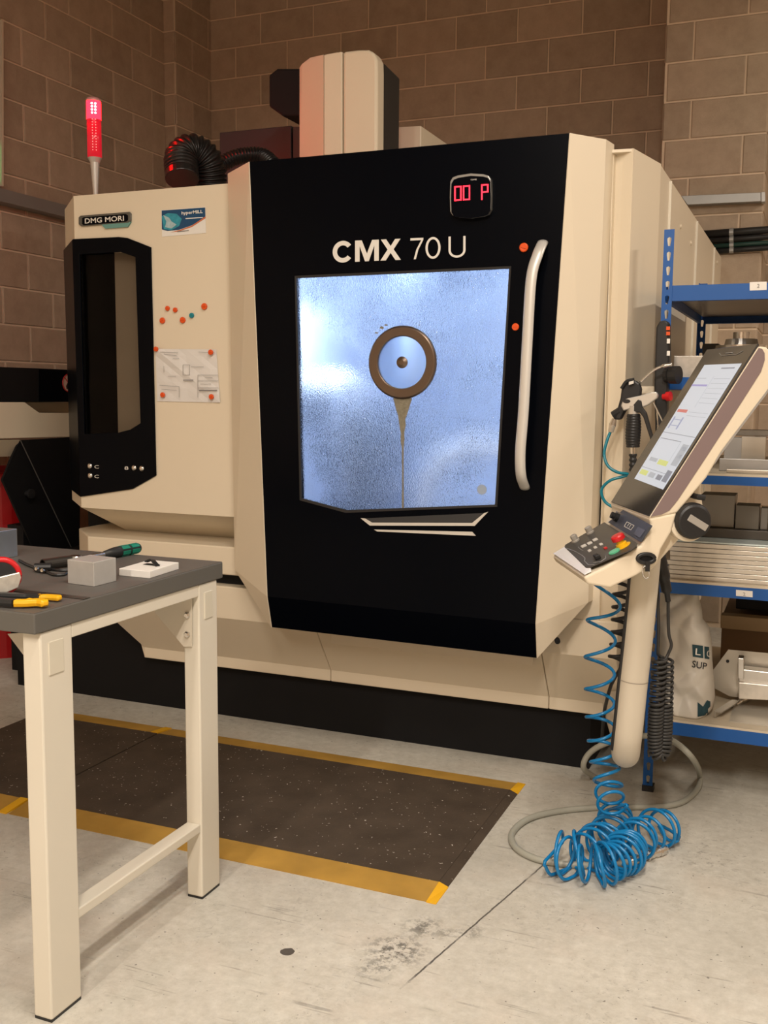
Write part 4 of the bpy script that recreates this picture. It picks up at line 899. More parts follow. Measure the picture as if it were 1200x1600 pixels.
# stacked film-wrapped plates on level two, each a plate
film = M('film_wrapped_aluminium', (.60, .56, .50), .3, .45, var=.3, scale=22, bump=.12, bscale=40)
zlo = Z2; ztop = A(1120, 850, Y=3.70).z; npl_ = 8; th = (ztop-zlo)/npl_
ordn = ['lowest', 'second', 'third', 'fourth', 'fifth', 'sixth', 'seventh', 'topmost']
random.seed(5)
for i in range(npl_):
    dx, dy = random.uniform(-.006, .006), random.uniform(-.004, .004)
    tag(obj('aluminium_sheet', box(B(), -.445+dx, .55+dx, 3.695+dy, 4.45+dy, zlo+i*th, zlo+(i+1)*th-.0012), film, bevel=.0015), '%s film-wrapped aluminium sheet in the stack on the lower shelf%s' % (ordn[i], '' if i in (0, 7) else ', counted from below'), 'metal sheet', 'stacked aluminium sheets')
tag(obj('cling_wrap', box(B(), -.43, .54, 3.70, 4.4, ztop, ztop+.006), M('clear_film', (.52, .60, .60), .2, .1, var=.2, scale=25, bump=.3, bscale=30), bevel=.002), 'pale clear film folded over the stack of aluminium sheets', 'plastic film')
zf_ = ztop+.0065
rackbox('base_plate', 1085, 1230, 824, 834, 3.82, .25, M('plate_dark', (.10, .09, .08), .45, .5), 'dark metal plate lying under the grey blocks on the stack', 'metal plate', zf_)
zg = A(1085, 824, Y=3.82).z+.001
rackbox('steel_block', 1096, 1147, 772, 824, 3.86, .12, M('block_grey', (.20, .185, .165), .35, .6, var=.2), 'large dark grey steel block on top of the sheet stack', 'metal block', zg)
rackbox('steel_block', 1150, 1185.5, 789, 824, 3.84, .10, M('block_grey2', (.15, .14, .125), .4, .6, var=.2), 'smaller square steel block right of the large grey one', 'metal block', zg)
rackbox('steel_block', 1189, 1199, 793, 824, 3.85, .05, M('block_grey3', (.20, .2, .2), .3, .7), 'slim steel block at the right edge of the rack', 'metal block', zg)
# bag on the bottom level
bz0 = Z1+.001; bw = [(925, 1031, 1091), (938, 1032, 1092), (955, 1030, 1096), (972, 1028, 1097), (985, 1028, 1107), (1010, 1028, 1111), (1040, 1030, 1112), (1070, 1032, 1114), (1100, 1036, 1116), (1118, 1040, 1113), (1128, 1044, 1106)]
YBG = 3.80; rows = []
for y, a, b_ in bw:
    p, q = A(a, y, Y=YBG), A(b_, y, Y=YBG); rows.append((p.z, (p.x+q.x)/2, (q.x-p.x)/2))
zs0, zs1 = rows[-1][0], rows[0][0]
rows = [(bz0+(z-zs0)*(.716-bz0)/(zs1-zs0), c, h) for z, c, h in rows]
def bagrow(z):
    rr_ = sorted(rows)
    for (z0, c0, h0_), (z1, c1, h1_) in zip(rr_, rr_[1:]):
        if z <= z1: f = max(0, (z-z0)/(z1-z0)); return c0+(c1-c0)*f, h0_+(h1_-h0_)*f
    return rr_[-1][1:]
def wr(x, z): return .008*sin(23*x+31*z+2*sin(17*z))-.010*abs(sin(38*x-21*z+1.7+sin(23*z)))+.006*abs(sin(30*z+45*x))
def bagfront(x, z):
    c, h = bagrow(z); u = max(-1, min(1, (x-c)/h)); d = .085*(1-abs(u)**5)**.6 if abs(u) < 1 else 0
    k = 1 if z < .6 else 1-.55*(z-.6)/.12
    return YBG-d*k+wr(x, z)*(1-abs(u)**4)
bm = B(); NZ, NU = 64, 110; grid = []
for i in range(NZ+1):
    z = bz0+(.716-bz0)*i/NZ; c, h = bagrow(z); row = []
    for j in range(NU):
        a = 2*pi*j/NU; x = c-h*cos(a)*.999
        y = bagfront(x, z) if sin(a) >= 0 else 2*YBG+.02-bagfront(x, z)
        row.append(bm.verts.new((x, y, z)))
    grid.append(row)
for a, b_ in zip(grid, grid[1:]):
    for j in range(NU): bm.faces.new([a[j], a[(j+1) % NU], b_[(j+1) % NU], b_[j]])
bm.faces.new(grid[0]); bm.faces.new(grid[-1][::-1])
bag = thing('plastic_bag', 'white printed plastic sack standing on the lowest shelf', 'bag', (-.4, YBG, Z1))
obj('sack', bm, M('sack_white', (.66, .63, .57), .4, var=.03, bump=.05), bag, smooth=True)
pt = M('print_petrol', (.012, .055, .075), .5, var=.1); pk = M('print_black', (.02, .022, .025), .5)
def warp(off):
    def f(p):
        d = p-CAM; t_ = .96
        for _ in range(400):
            q = CAM+d*t_
            if q.y >= bagfront(q.x, q.z)-off: break
            t_ += .0002
        return CAM+d*t_
    return f
def decal(name, pts, mat_, off):
    bm = B(); q = [A(x, y, Y=3.73) for x, y in pts]; vs = [bm.verts.new(p) for p in q]; f = bm.faces.new(vs)
    bmesh.ops.triangulate(bm, faces=[f]); bmesh.ops.subdivide_edges(bm, edges=bm.edges, cuts=5, use_grid_fill=True)
    for v in bm.verts: v.co = warp(off)(v.co)
    return obj(name, bm, mat_, bag)
decal('print_square', [(1081.5, 1007), (1098.5, 1009), (1099, 1028.5), (1082.5, 1026)], pt, .003)
decal('print_square', [(1100.5, 1010), (1108, 1011), (1108.5, 1030), (1101, 1029)], pt, .003)
text('print_letter', 'L', A(1086.5, 1023, Y=3.73), A(1094.5, 1024, Y=3.73), .024, FW, white, bag, bold=.01, warp=warp(.006))
text('print_letter', 'C', A(1104, 1026, Y=3.73), A(1110, 1026.8, Y=3.73), .024, FW, white, bag, bold=.01, warp=warp(.006))
text('print_lettering', 'SUP', A(1081, 1042.5, Y=3.73), A(1104, 1046.5, Y=3.73), .025, FW, pk, bag, bold=.01, warp=warp(.004))
decal('print_arrow', [(1090, 1097), (1098.5, 1104), (1105, 1094), (1110, 1096), (1110, 1104), (1103, 1111), (1107, 1117), (1090, 1120)], pt, .003)
# metal fixture, extrusions, dark tubes, cardboard on the bottom level
fx = thing('sheet_fixture', 'bent aluminium sheet fixture with riveted brackets on the lowest shelf', 'fixture', (A(1160, 1110, Y=3.85).x, 3.9, Z1))
shm = M('fixture_sheet', (.55, .51, .44), .4, .5, var=.12)
obj('back_plate', plate(P([(1112, 1050), (1138, 1015), (1215, 1022), (1215, 1095), (1140, 1088), (1112, 1073)], 3.98), (0, .004, 0)), shm, fx)
obj('base_sheet', box(B(), A(1140, 1100, Y=3.7).x, .25, 3.72, 4.1, Z1, Z1+.004), shm, fx)
obj('bracket', plate(P([(1154, 1045), (1215, 1052), (1215, 1072), (1154, 1066)], 3.90), (0, .06, 0)), alu, fx, bevel=.003)
obj('bracket', plate(P([(1154, 1066), (1215, 1072), (1215, 1095), (1154, 1092)], 3.88), (0, .05, 0)), film, fx, bevel=.003)
obj('bracket_end', plate(P([(1153, 1028), (1162, 1029), (1162, 1062), (1153, 1060)], 3.88), (0, .05, 0)), alu, fx, bevel=.002)
obj('rivet', lathe(A(1137, 1033, Y=3.979), (0, -1, 0), [(.006, 0), (.006, .004), (0, .004)], 10), plast, fx)
tag(obj('angle_extrusion', tube([A(1121, 1116, Z=Z1+.016), A(1150, 1098, Z=Z1+.016)], .014, prof=[(-1, -.7), (1, -.7), (1, -.4), (-.4, -.4), (-.4, .9), (-1, .9)]), alu), 'short bright aluminium angle lying beside the white sack', 'metal angle')
tag(obj('foil_scrap', tube(spline([A(1150, 1100, Z=Z1+.012), A(1160, 1094, Z=Z1+.02), A(1172, 1088, Z=Z1+.014), A(1180, 1087, Z=Z1+.012)], 6), [.008]*7+[.013]*6+[.009]*6, 8), M('foil', (.75, .72, .66), .25, .9, bump=.6, bscale=60)), 'crumpled piece of foil in front of the sheet fixture', 'foil')
tag(obj('cardboard_box', box(B(), -.30, .9, 4.35, 4.75, Z1, .53), M('cardboard_brown', (.20, .12, .065), .75, var=.1), bevel=.003), 'brown cardboard box at the back of the lowest shelf', 'box')
tag(obj('tan_batten', box(B(), -.30, .9, 4.28, 4.34, .49, .545), M('tan_wood', (.38, .28, .17), .6), bevel=.003), 'tan batten lying in front of the cardboard box', 'batten')
tag(obj('black_crate', box(B(), -.25, .9, 4.36, 4.74, .56, .71), blackm, bevel=.004), 'black crate on top of the brown cardboard box', 'crate')

# ------------------------------------------------------------------ control pendant
az = radians(26.4); W_ = V((-sin(az), cos(az), 0)); R_ = V((cos(az), sin(az), 0)); Zv = V((0, 0, 1)); th_ = radians(31)
BP = CAM+ray(1014, 807.5)/F*2.8; U_ = Zv*cos(th_)+R_*sin(th_); N_ = (Zv*sin(th_)-R_*cos(th_))
GW, GL = .33, .545
pn = thing('control_pendant', 'tilted cream control pendant with a tall touch screen and keypad', 'control panel', A(1009, 870, Y=3.03))
def PN(zx, zy, s=0.):   # a point of the near side, from the picture, shifted along the width
    p = onplane(860+zx/3.529, 520+zy/3.529, BP-W_*.022, W_); return p+W_*s
NS = .022+GW+.022
shell = [(1152, 74), (1190, 78), (1222, 104), (1230, 150), (1208, 318), (945, 660), (862, 800), (700, 995), (545, 1024)]
mon = obj('monitor_shell', plate([PN(*p) for p in shell], W_*NS), cream, pn, bevel=.006, seg=3)
mauve = M('mauve_reflection', (.21, .155, .155), .3, var=.06)  # reflection on the glass unit's side, painted as its own mauve
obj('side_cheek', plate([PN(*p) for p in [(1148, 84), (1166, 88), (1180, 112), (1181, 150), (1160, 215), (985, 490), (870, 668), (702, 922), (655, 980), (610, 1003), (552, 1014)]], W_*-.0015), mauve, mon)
obj('rim_shade_strip', plate([PN(*p) for p in [(1214, 290), (1204, 322), (945, 664), (905, 726), (912, 702), (950, 642)]], W_*-.001), M('rim_shade_grey', (.30, .28, .26), .5), mon)  # grey strip paints the shade on the rim's down-facing lower edge
gl = obj('screen_glass', plate([BP+N_*.001-W_*.016, BP+W_*(GW+.016)+N_*.001, BP+W_*(GW+.016)+U_*GL+N_*.001, BP+U_*GL+N_*.001-W_*.016], N_*.006), M('screen_black_glass', (.035, .032, .030), .12, var=.05), pn, bevel=.002)
PS = BP+N_*.0072
def SP(px, py, o=0.): return onplane(px, py, PS+N_*o, N_)
def emi(name, c, s): return M(name, (c[0]*.2, c[1]*.2, c[2]*.2), .3, emit=c, estr=s, var=0)
TL, TR, BR, BL = SP(1101, 570.5), SP(1159, 568), SP(1036, 765), SP(991.5, 748)
e1 = emi('display_white', (.74, .78, .85), .62)
ds = obj('display', plate([TL, TR, BR, BL], N_*.0008), e1, pn)
def SQ(u, v_, o): return (TL.lerp(TR, u)).lerp(BL.lerp(BR, u), v_)+N_*o
def srect(u0, u1, v0, v1, mat_, o=.0011): return obj('screen_field', plate([SQ(u0, v0, o), SQ(u1, v0, o), SQ(u1, v1, o), SQ(u0, v1, o)], N_*.0002), mat_, ds)
eg, ep, er, ey_, ed, eb = emi('d_grey', (.52, .55, .60), .6), emi('d_purple', (.42, .38, .72), .6), emi('d_red', (.75, .22, .20), .6), emi('d_yellow', (.72, .76, .25), .65), emi('d_dark', (.33, .35, .42), .5), emi('d_blue', (.38, .42, .62), .6)
for r_ in ((.0, .45, .17, .185, ep), (.55, .9, .03, .04, ed), (.0, .30, .115, .12, eg), (.52, .96, .12, .123, eg), (.52, .96, .16, .163, eg), (.52, .96, .2, .203, eg), (.52, .96, .24, .243, eg), (.52, .96, .28, .283, eg), (.52, .96, .32, .323, eg), (.48, .485, .1, .36, eg),
           (.04, .34, .385, .41, er), (.40, .95, .40, .403, eg), (.40, .95, .43, .433, eg), (.06, .10, .45, .55, eb), (.32, .36, .45, .55, eb), (.10, .32, .47, .475, eb), (.10, .32, .52, .525, eb), (.0, 1, .585, .589, ed), (.05, .7, .635, .64, ed), (.05, .055, .635, .78, eg), (.70, .705, .635, .80, eg),
           (.80, .98, .65, .82, eg), (.83, .95, .67, .70, ed), (.83, .95, .73, .76, ed), (.40, .70, .80, .84, ey_), (.10, .35, .80, .83, eg), (.0, .98, .89, .893, ed), (.05, .30, .91, .95, ey_), (.36, .55, .91, .95, eg), (.62, .78, .91, .95, ed), (.82, .97, .86, .95, ed)):
    srect(r_[0], r_[1], r_[2], r_[3], r_[4])
lgm = M('logo_grey', (.30, .29, .28), .4); g1 = [SP(x, y, .001) for x, y in ((1124, 552), (1127, 555.5), (1150, 554), (1160, 548.5))]
for i_ in range(3): obj('logo_line', tube([g1[i_], g1[i_+1]], .0009, 5), lgm, gl)
obj('logo_line', tube([SP(1134, 552, .001), SP(1144, 551, .001)], .0016, 5), lgm, gl)
# keypad body and face
kb = [(183, 1348), (300, 1292), (500, 1172), (556, 1060), (545, 1022), (700, 992), (668, 1100), (612, 1195), (590, 1276), (470, 1342), (330, 1408), (206, 1388)]
key = obj('keypad_body', plate([PN(*p) for p in kb], W_*NS), cream, pn, bevel=.007, seg=3)
K0 = PN(215, 1322); K1 = PN(490, 1168); KN = W_.cross((K1-K0)).normalized(); KN = KN if KN.z > 0 else -KN
K0 = K0+KN*.003
def KP(px, py, o=0.): return onplane(px, py, K0+KN*o, KN)
def KZ(zx, zy, o=0.): return KP(870+zx/7.5, 780+zy/7.5, o)
kf = obj('keypad_face', plate([KZ(*p) for p in [(562, 278), (948, 525), (935, 555), (880, 600), (370, 815), (340, 805), (95, 570), (100, 545)]], KN*.003), M('keypad_dark', (.050, .046, .042), .4, var=.1), pn, bevel=.001)
obj('front_lip', plate([PN(192, 1340, NS-.002)+KN*.002, KZ(92, 562), KZ(345, 812), KZ(400, 812), PN(230, 1322, .002)+KN*.002, PN(192, 1340, .002)+KN*.002], KN*.002), M('lit_lip_white', (.80, .78, .78), .35), pn, bevel=.001)  # whiter than the shell: the lit front edge is put into the colour
wk = M('key_white', (.60, .57, .53), .5, var=.03)
KU = (KZ(930, 540)-KZ(560, 290)).normalized(); KV = (KZ(370, 800)-KZ(930, 545)).normalized()
for zx, zy, a, b_, m_ in ((448, 475, .010, .011, wk), (385, 515, .010, .011, wk), (315, 548, .010, .012, wk), (518, 528, .008, .007, wk), (450, 565, .008, .007, wk), (383, 603, .008, .007, wk), (570, 572, .008, .007, red)):
    obj('key', boxo(KZ(zx, zy, .0045), KU, KV, KN, a*.92, b_*.66, .0025), m_, kf, bevel=.001)
for zx, zy in ((225, 492), (395, 395)):
    obj('rotary_knob', lathe(KZ(zx, zy, .003), KN, [(.013, 0), (.013, .004), (.0105, .006), (.0105, .020), (.008, .022), (0, .022)], 18), M('knob_grey', (.40, .37, .33), .4, .3), kf)
es = KZ(770, 552, .003)
obj('stop_collar', lathe(es, KN, [(.016, 0), (.016, .010), (.011, .012), (.011, .020)], 20), M('collar_yellow', (.80, .45, .01), .4), kf)
obj('stop_button', lathe(es, KN, [(.010, .018), (.019, .022), (.019, .032), (.016, .036), (0, .037)], 22), red, kf)
obj('stop_plate', lathe(es, KN, [(.024, -.002), (.024, .001)], 24), M('collar_yellow', (.80, .45, .01)), kf)
obj('start_button', lathe(KZ(678, 618, .003), KN, [(.0165, 0), (.0165, .004), (.013, .0045), (0, .005)], 22), M('green_button', (.10, .42, .24), .35, emit=(.1, .5, .25), estr=.12), kf)
obj('selector', boxo(KZ(470, 672, .010), KU, KV, KN, .013, .008, .007), plast, kf, bevel=.003)
for q in ([(110, 575), (190, 600), (230, 620), (300, 660), (330, 690), (325, 725), (370, 770), (440, 770)], [(430, 745), (520, 730), (575, 690), (570, 665)], [(250, 560), (275, 585), (310, 605)]):
    obj('print_line', tube([KZ(*p, .0032) for p in q], .0011, 5), lgm, kf)
# slate-blue connector panel between keypad and screen
cp = [(780, 140), (1100, 312), (962, 500), (640, 268)]
c0, c1_ = KZ(962, 512, .002), BP+N_*.004
CN = W_.cross(c1_-c0).normalized(); CN = CN if CN.dot(CAM-c0) > 0 else -CN
def CP(zx, zy, o=0.): return onplane(870+zx/7.5, 780+zy/7.5, c0+CN*o, CN)
con = obj('connector_panel', plate([CP(775, 125), CP(1098, 300), CP(1090, 320), CP(968, 495), CP(600, 270)], CN*-.006), M('slate_panel', (.055, .062, .085), .4, var=.06), pn)
obj('port_cover', plate([CP(960, 322), CP(1040, 365), CP(975, 455), CP(905, 412)], CN*.002), M('slate_cover', (.10, .11, .15), .4), con, bevel=.0008)
for q in ([(822, 265), (905, 310)], [(905, 310), (868, 360)], [(868, 360), (790, 318)], [(790, 318), (822, 265)], [(845, 290), (825, 318)], [(868, 302), (848, 332)]): obj('socket_mark', tube([CP(*p, .0008) for p in q], .0009, 5), letter, con)
obj('key_switch', lathe(CP(715, 215, 0), CN, [(.014, 0), (.014, .010), (.010, .012), (.010, .022), (0, .022)], 16), plast, con)
obj('key', boxo(CP(735, 165, .02), CN, W_, CN.cross(W_), .010, .006, .002), steel, con)
# joint, hub, loop
br = obj('joint_bracket', plate([PN(*p, .05) for p in [(862, 775), (880, 800), (870, 880), (884, 985), (870, 1080), (760, 1140), (680, 1230), (590, 1330), (500, 1330), (560, 1230), (700, 985)]], W_*(NS-.10)), cream, pn, bevel=.01, seg=3)
obj('hub_boss', lathe(PN(770, 1050, .06), -W_, [(.052, 0), (.052, .055)], 32), cream, pn, bevel=.003)
hub = obj('hub_knob', lathe(PN(785, 1037, .012), -W_, [(.050, 0), (.050, .014), (.046, .026), (.040, .030), (0, .030)], 36), plast, pn, bevel=.001)
hcn = PN(800, 1043, .012)-W_*.0305; hd = (PN(855, 1075)-PN(750, 1010)).normalized(); hv = hd.cross(W_).normalized()
obj('hub_inlay', boxo(hcn, hd, W_, hv, .030, .0012, .0095), M('inlay_grey', (.38, .36, .33), .4, .3), hub, bevel=.002)
obj('lock_lever', tube([PN(775, 888, .05), PN(810, 905, .02), PN(815, 905, .0), PN(850, 910, .0)], .008, 10), plast, pn, smooth=False)
lg = [PN(525+46*cos(a), 1243+24*sin(a), -.004) for a in [2*pi*k/20 for k in range(21)]]
obj('hook_slot', tube(lg, .006, 8, caps=False), plast, pn, smooth=True)
obj('hook_recess', plate(lg[:-1], W_*.003), blackm, pn)
obj('snap_strap', boxo(PN(530, 1285, -.008), W_, R_, Zv, .003, .006, .014), plast, pn)
obj('snap_ring', tube([PN(521+18*cos(a)+4*sin(a), 1318+34*sin(a), -.008) for a in [2*pi*k/20 for k in range(21)]], .0022, 6, caps=False), steel, pn, smooth=True)
# arm
YA = 3.03
arm_pts = [A(1010, 862, Y=YA), A(1004, 930, Y=YA), A(997, 1000, Y=YA), A(990, 1062, Y=YA), A(983.5, 1125, Y=YA)]
e0 = arm_pts[-1]; arm_pts += [e0+V((-.006, .01, -.065)), e0+V((-.014, .045, -.115)), e0+V((-.026, .11, -.140)), e0+V((-.05, .25, -.146)), V((-.60, 3.62, e0.z-.146)), V((-.61, 3.68, e0.z-.146))]
asp = spline(arm_pts, 8)
obj('arm', tube(asp, .0425, 28), M('arm_paint', (.60, .54, .44), .45, var=.02), pn, smooth=True)
j_ = A(990, 1062, Y=YA); tdir = (arm_pts[2]-arm_pts[4]).normalized()
obj('arm_joint', lathe(j_-tdir*.0015, tdir, [(.0432, 0), (.0432, .003)], 28, open_=True), M('joint_line', (.34, .30, .25), .5), pn)
side = -rt*.041
obj('cable_channel', tube([p+side+V((0, -.004, 0)) for p in asp[:46]], .0065, 8), plast, pn, smooth=True)

# ------------------------------------------------------------------ hand-held unit and guns on the machine corner
hw = thing('handwheel_unit', 'black hand-held control unit with a red stop button hung on the machine corner', 'remote control', A(1035, 690, Y=3.72))
YH = 3.60
obj('housing', plate(P([(1025, 512), (1030, 502), (1040, 500), (1045, 505), (1046, 560), (1043, 620), (1042, 655), (1038, 690), (1024, 690), (1022, 600)], YH), (0, .05, 0)), plast, hw, bevel=.006)
obj('mount', box(B(), -.565, A(1030, 600, Y=YH).x, YH+.045, YH+.06, 1.43, 1.455), cream, hw)
obj('handwheel', lathe(A(1040, 586, Y=YH-.01), (1, -.35, 0), [(.024, 0), (.024, .012), (.020, .016), (.030, .02), (.030, .048), (0, .048)], 24), plast, hw, smooth=False)
obj('stop_button', lathe(A(1036, 620, Y=YH-.005), (1, -.35, .1), [(.010, 0), (.010, .012), (.016, .014), (.016, .028), (0, .03)], 18), red, hw)
for y_ in (513, 521): obj('orange_key', boxo(A(1044, y_, Y=YH-.001), V((1, 0, 0)), V((0, 1, 0)), Zv, .006, .003, .006), orange, hw)
for y_ in (533, 552): obj('white_key', boxo(A(1044.5, y_, Y=YH-.001), V((1, 0, 0)), V((0, 1, 0)), Zv, .005, .003, .008), white, hw)
YG = 3.53
ag = thing('air_gun', 'black air blow gun with a bent steel nozzle on the machine corner', 'air gun', A(975, 650, Y=YG))
obj('body', plate(P([(971, 606), (976, 598), (984, 594), (992, 594), (999, 599), (1002, 608), (1001, 618), (995, 626), (984, 632), (976, 645), (970, 656), (961, 656), (964, 640), (969, 622)], YG), (0, .028, 0)), plast, ag, bevel=.006)
obj('trigger', tube(spline([A(971, 607, Y=YG-.004), A(979, 596, Y=YG-.008), A(991, 593, Y=YG-.008)], 5), .006, 8), plast, ag)
obj('light_window', boxo(A(986.5, 598, Y=YG-.013), V((.8, 0, .25)).normalized(), V((0, 1, 0)), Zv, .008, .003, .005), letter, ag)
obj('nozzle', tube(spline([A(1000, 598, Y=YG+.01), A(1013, 585, Y=YG+.01), A(1024, 577, Y=YG+.01), A(1036, 572, Y=YG+.01), A(1050, 569.5, Y=YG+.01)], 6), [.0042]*18+[.0068]*7, 10), steel, ag, smooth=True)
obj('inlet_nut', tube([A(969, 643, Y=YG+.014), A(958, 650, Y=YG+.014)], .016, 8), plast, ag)
obj('hose_coupling', tube([A(960, 654, Y=YG+.014), A(957, 664, Y=YG+.014), A(954, 675, Y=YG+.014)], [.008, .012, .009], 12), steel, ag)
bl = M('blue_hose', (.003, .19, .47), .25, var=.05, spec=.6)
obj('hose', tube(spline([A(954, 674, Y=YG+.014), A(948, 690, Y=YG), A(944, 710, Y=YG-.01), A(950, 728, Y=YG-.02), A(965, 738, Y=YG-.02), A(982, 741, Y=YG-.01), A(972, 745, Y=YG-.01), A(953, 751, Y=YG-.02), A(940, 765, Y=YG-.02), A(944, 782, Y=YG-.02), A(957, 792, Y=YG-.02), A(975, 798, Y=YG-.01)], 8), .0052, 10), M('teal_hose', (.004, .17, .24), .25, var=.05), ag, smooth=True)
cg = thing('coolant_gun', 'silver coolant spray gun with a ribbed black grip on the machine corner', 'spray gun', A(988, 720, Y=YG-.04))
Y3 = YG-.045
obj('body', plate(P([(970, 634), (973, 626), (981, 622), (1000, 618), (1018, 612.5), (1025, 612), (1028, 617), (1027, 622), (1012, 633), (1003, 637), (988, 638), (974, 642)], Y3), (0, .024, 0)), M('cast_silver', (.62, .60, .56), .35, .7), cg, bevel=.004)
ho = [A(979+6*cos(a), 627+3.2*sin(a), Y=Y3-.001) for a in [2*pi*k/16 for k in range(16)]]
obj('body_eye', plate(ho, (0, .002, 0)), plast, cg)
gp = spline([A(990, 647, Y=Y3+.012), A(990, 664, Y=Y3+.012), A(989, 682, Y=Y3+.012), A(989, 699, Y=Y3+.012)], 16)
obj('grip', tube(gp, [.0215+.0007*(1 if (i // 2) % 2 else -1)+.004*sin(pi*i/len(gp)) for i in range(len(gp))], 16), plast, cg, smooth=True)
obj('grip_neck', tube([A(990, 634, Y=Y3+.012), A(990, 648, Y=Y3+.012)], .017, 12), M('cast_silver', (.62, .60, .56)), cg)
obj('lever', plate(P([(990, 632), (997, 624), (1002, 626), (1004, 637), (1010, 645), (1021, 685), (1017, 690), (1005, 652), (1000, 645), (988, 643)], Y3-.004), (0, .016, 0)), plast, cg, bevel=.003)
obj('link_rod', tube([A(1021, 629, Y=Y3+.01), A(1038, 664, Y=Y3+.02)], .0024, 6), steel, cg)
obj('hose_tail', tube([A(989, 699, Y=Y3+.012), A(989, 709, Y=Y3+.012)], .009, 12), steel, cg)
obj('hose', tube(*[corrug([A(989, 709, Y=Y3+.012), A(989, 730, Y=Y3+.012), A(988, 765, Y=Y3+.012), A(990, 800, Y=Y3+.02)], .012, 12, .0018)[k] for k in (0, 1)], 14), plast, cg, smooth=True)
obj('hanger_hook', tube(spline([A(1026, 640, Y=3.60), A(1028, 668, Y=3.60), A(1025, 682, Y=3.57), A(1030, 680, Y=3.55)], 5), .003, 6), steel, cg)

# ------------------------------------------------------------------ coiled hoses and cables
bh = thing('blue_spiral_hose', 'bright blue spiral air hose hanging down into a coiled pile on the floor', 'hose', A(950, 1345, Z=0))
YH2 = 3.12
hang = spline([A(955, 905, Y=YH2), A(945, 945, Y=YH2), A(938, 1000, Y=YH2), A(937, 1060, Y=YH2), A(938, 1120, Y=YH2), A(943, 1180, Y=YH2), A(950, 1222, Y=3.10), A(953, 1246, Y=3.06), A(957, 1262, Y=3.03)], 8)
def hx_spacing(path, R, turns_dens, n=18):
    L = [0.]
    for a, b_ in zip(path, path[1:]): L.append(L[-1]+(b_-a).length)
    out = []; ph = 0.; s = 0.; ds_ = .002; fr = frames(path)
    while s < L[-1]:
        j = 0
        while j < len(L)-2 and L[j+1] < s: j += 1
        f = (s-L[j])/max(1e-9, L[j+1]-L[j]); p = path[j].lerp(path[j+1], f); q = s/L[-1]
        u = fr[j][1].lerp(fr[j+1][1], f); w = fr[j][2].lerp(fr[j+1][2], f)
        step = 2*pi/n; out.append(p+(u*cos(ph)+w*sin(ph))*R(q)); s += turns_dens(q)/n; ph += step
    return out
h1_ = hx_spacing(hang, lambda q: .047-.006*q, lambda q: .113 if q < .3 else .113-.055*min(1, (q-.3)/.5) if q < .8 else .058-.026*(q-.8)/.2, 18)
# pile: the coil lies on the floor, winding left then back to the right
def FL(x, y, z): return A(x, y, Z=z)
pile = spline([FL(962, 1272, .075), FL(958, 1300, .062), FL(935, 1322, .060), FL(905, 1335, .060), FL(870, 1330, .058)], 10)
pile2 = spline([FL(868, 1336, .056), FL(905, 1348, .058), FL(945, 1350, .06), FL(970, 1338, .062), FL(995, 1310, .062), FL(1030, 1294, .06), FL(1050, 1288, .058)], 10)
h2_ = hx_spacing(pile, lambda q: .044+.018*min(1, q*2.5)+.006*sin(23*q), lambda q: .030+.012*q, 20)
h3_ = hx_spacing(pile2, lambda q: .056+.007*sin(31*q), lambda q: .046 if q < .25 else .020 if q < .5 else .044, 20)
tail = [FL(1062, 1308, .03), FL(1050, 1318, .015), FL(1036, 1326, .012)]
full = h1_+h2_+h3_+tail
full = [V((p.x, p.y, max(.0068, p.z))) for p in full]
cur = spline(full, 2)
obj('spiral_tube', tube(cur, .0052, 8), bl, bh, smooth=True)
bc = thing('black_spiral_cable', 'black spiral cable hanging behind the pendant arm', 'cable', A(965, 1100, Y=3.35))
bpth = spline([A(972, 905, Y=3.33), A(970, 960, Y=3.33), A(967, 1010, Y=3.33), A(963, 1040, Y=3.33)], 10)
hb3 = hx_spacing(bpth, lambda q: .026, lambda q: .042, 16)
obj('coil', tube(spline(hb3+[A(966, 1050, Y=3.33), A(955, 1070, Y=3.36), A(948, 1095, Y=3.42), A(943, 1120, Y=3.52), A(941, 1150, Y=3.62), A(941, 1160, Y=3.68)], 2), .0062, 8), plast, bc, smooth=True)
kc = thing('pendant_cable', 'dark coiled cable looped beside the blue rack post', 'cable', A(1035, 1190, Y=3.12))
YK = 3.12
obj('strain_relief', tube(spline([A(1028, 868, Y=YK), A(1034, 890, Y=YK), A(1040, 915, Y=YK), A(1044, 940, Y=YK)], 6), [.022]*5+[.020]*5+[.016]*5+[.008]*4, 12), plast, kc, smooth=True)
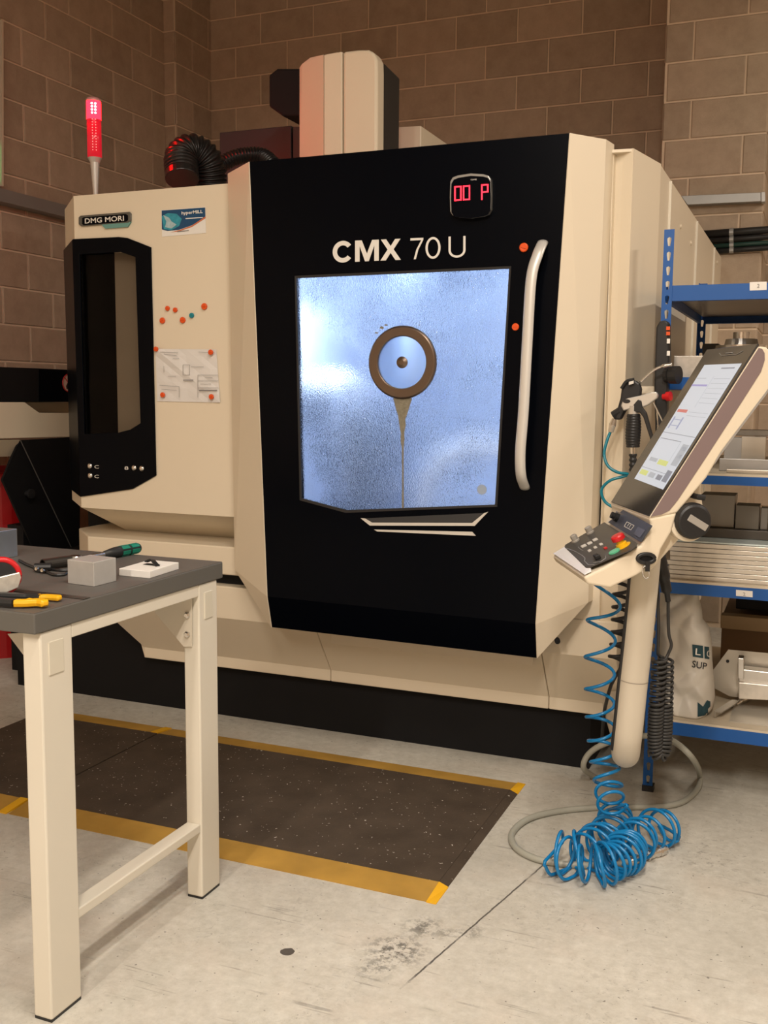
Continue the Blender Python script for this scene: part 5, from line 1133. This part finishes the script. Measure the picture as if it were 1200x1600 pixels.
ul = spline([A(1041, 1028, Y=YK), A(1040, 1090, Y=YK+.01), A(1039, 1140, Y=YK+.01), A(1037, 1168, Y=YK), A(1031, 1180, Y=YK-.005), A(1024, 1166, Y=YK-.015), A(1025, 1110, Y=YK-.02), A(1029, 1060, Y=YK-.02), A(1031, 1028, Y=YK-.02)], 8)
cc1 = hx_spacing(ul, lambda q: .0195, lambda q: .0105 if .25 < q < .75 else .0165, 14)
lead_in = spline([A(1044, 938, Y=YK), A(1044, 960, Y=YK), A(1045, 990, Y=YK), A(1049, 1008, Y=YK), A(1044, 1022, Y=YK)], 6)
lead_out = spline([A(1028, 1022, Y=YK-.02), A(1029, 980, Y=YK), A(1028, 940, Y=YK+.02), A(1028, 905, Y=YK+.04)], 6)
obj('coil', tube(lead_in+cc1+lead_out, .0048, 8), M('cable_dark_grey', (.030, .029, .028), .5), kc, smooth=True)
gh = thing('grey_hose', 'pale grey air hose looping over the floor under the blue coil', 'hose', A(940, 1300, Z=0))
gr_ = .0105
gp_ = spline([A(930, 1215, Y=3.72), A(912, 1200, Y=3.60), A(920, 1178, Y=3.60), A(948, 1161, Y=3.60), A(1000, 1150, Y=3.60), A(1045, 1155, Y=3.55), A(1078, 1180, Y=3.45), FL(1093, 1208, .05), FL(1090, 1232, gr_), FL(1068, 1252, gr_), FL(1035, 1260, gr_), FL(985, 1261, gr_), FL(930, 1262, gr_), FL(870, 1268, gr_), FL(825, 1280, gr_), FL(800, 1302, gr_), FL(806, 1324, gr_), FL(835, 1341, gr_), FL(880, 1350, gr_), FL(930, 1352, gr_), FL(985, 1347, gr_)], 8)
obj('hose', tube(gp_, gr_, 12), M('hose_grey', (.36, .36, .31), .4, var=.06), gh, smooth=True)
fa, fb = FL(985, 1347, gr_), FL(1042, 1326, .014); fd = (fb-fa).normalized(); Lf = (fb-fa).length
obj('coupling', lathe(fa, fd, [(.012, -.01), (.012, .30*Lf), (.009, .32*Lf), (.014, .45*Lf), (.014, .60*Lf), (.010, .62*Lf), (.016, .70*Lf), (.016, .9*Lf), (.008, .92*Lf), (.008, Lf), (0, Lf)], 16), steel, gh, smooth=False)
for a in (.4, .75): obj('hose_clip', lathe(fa+fd*Lf*a, fd, [(.018, 0), (.018, .008)], 12), steel, gh)
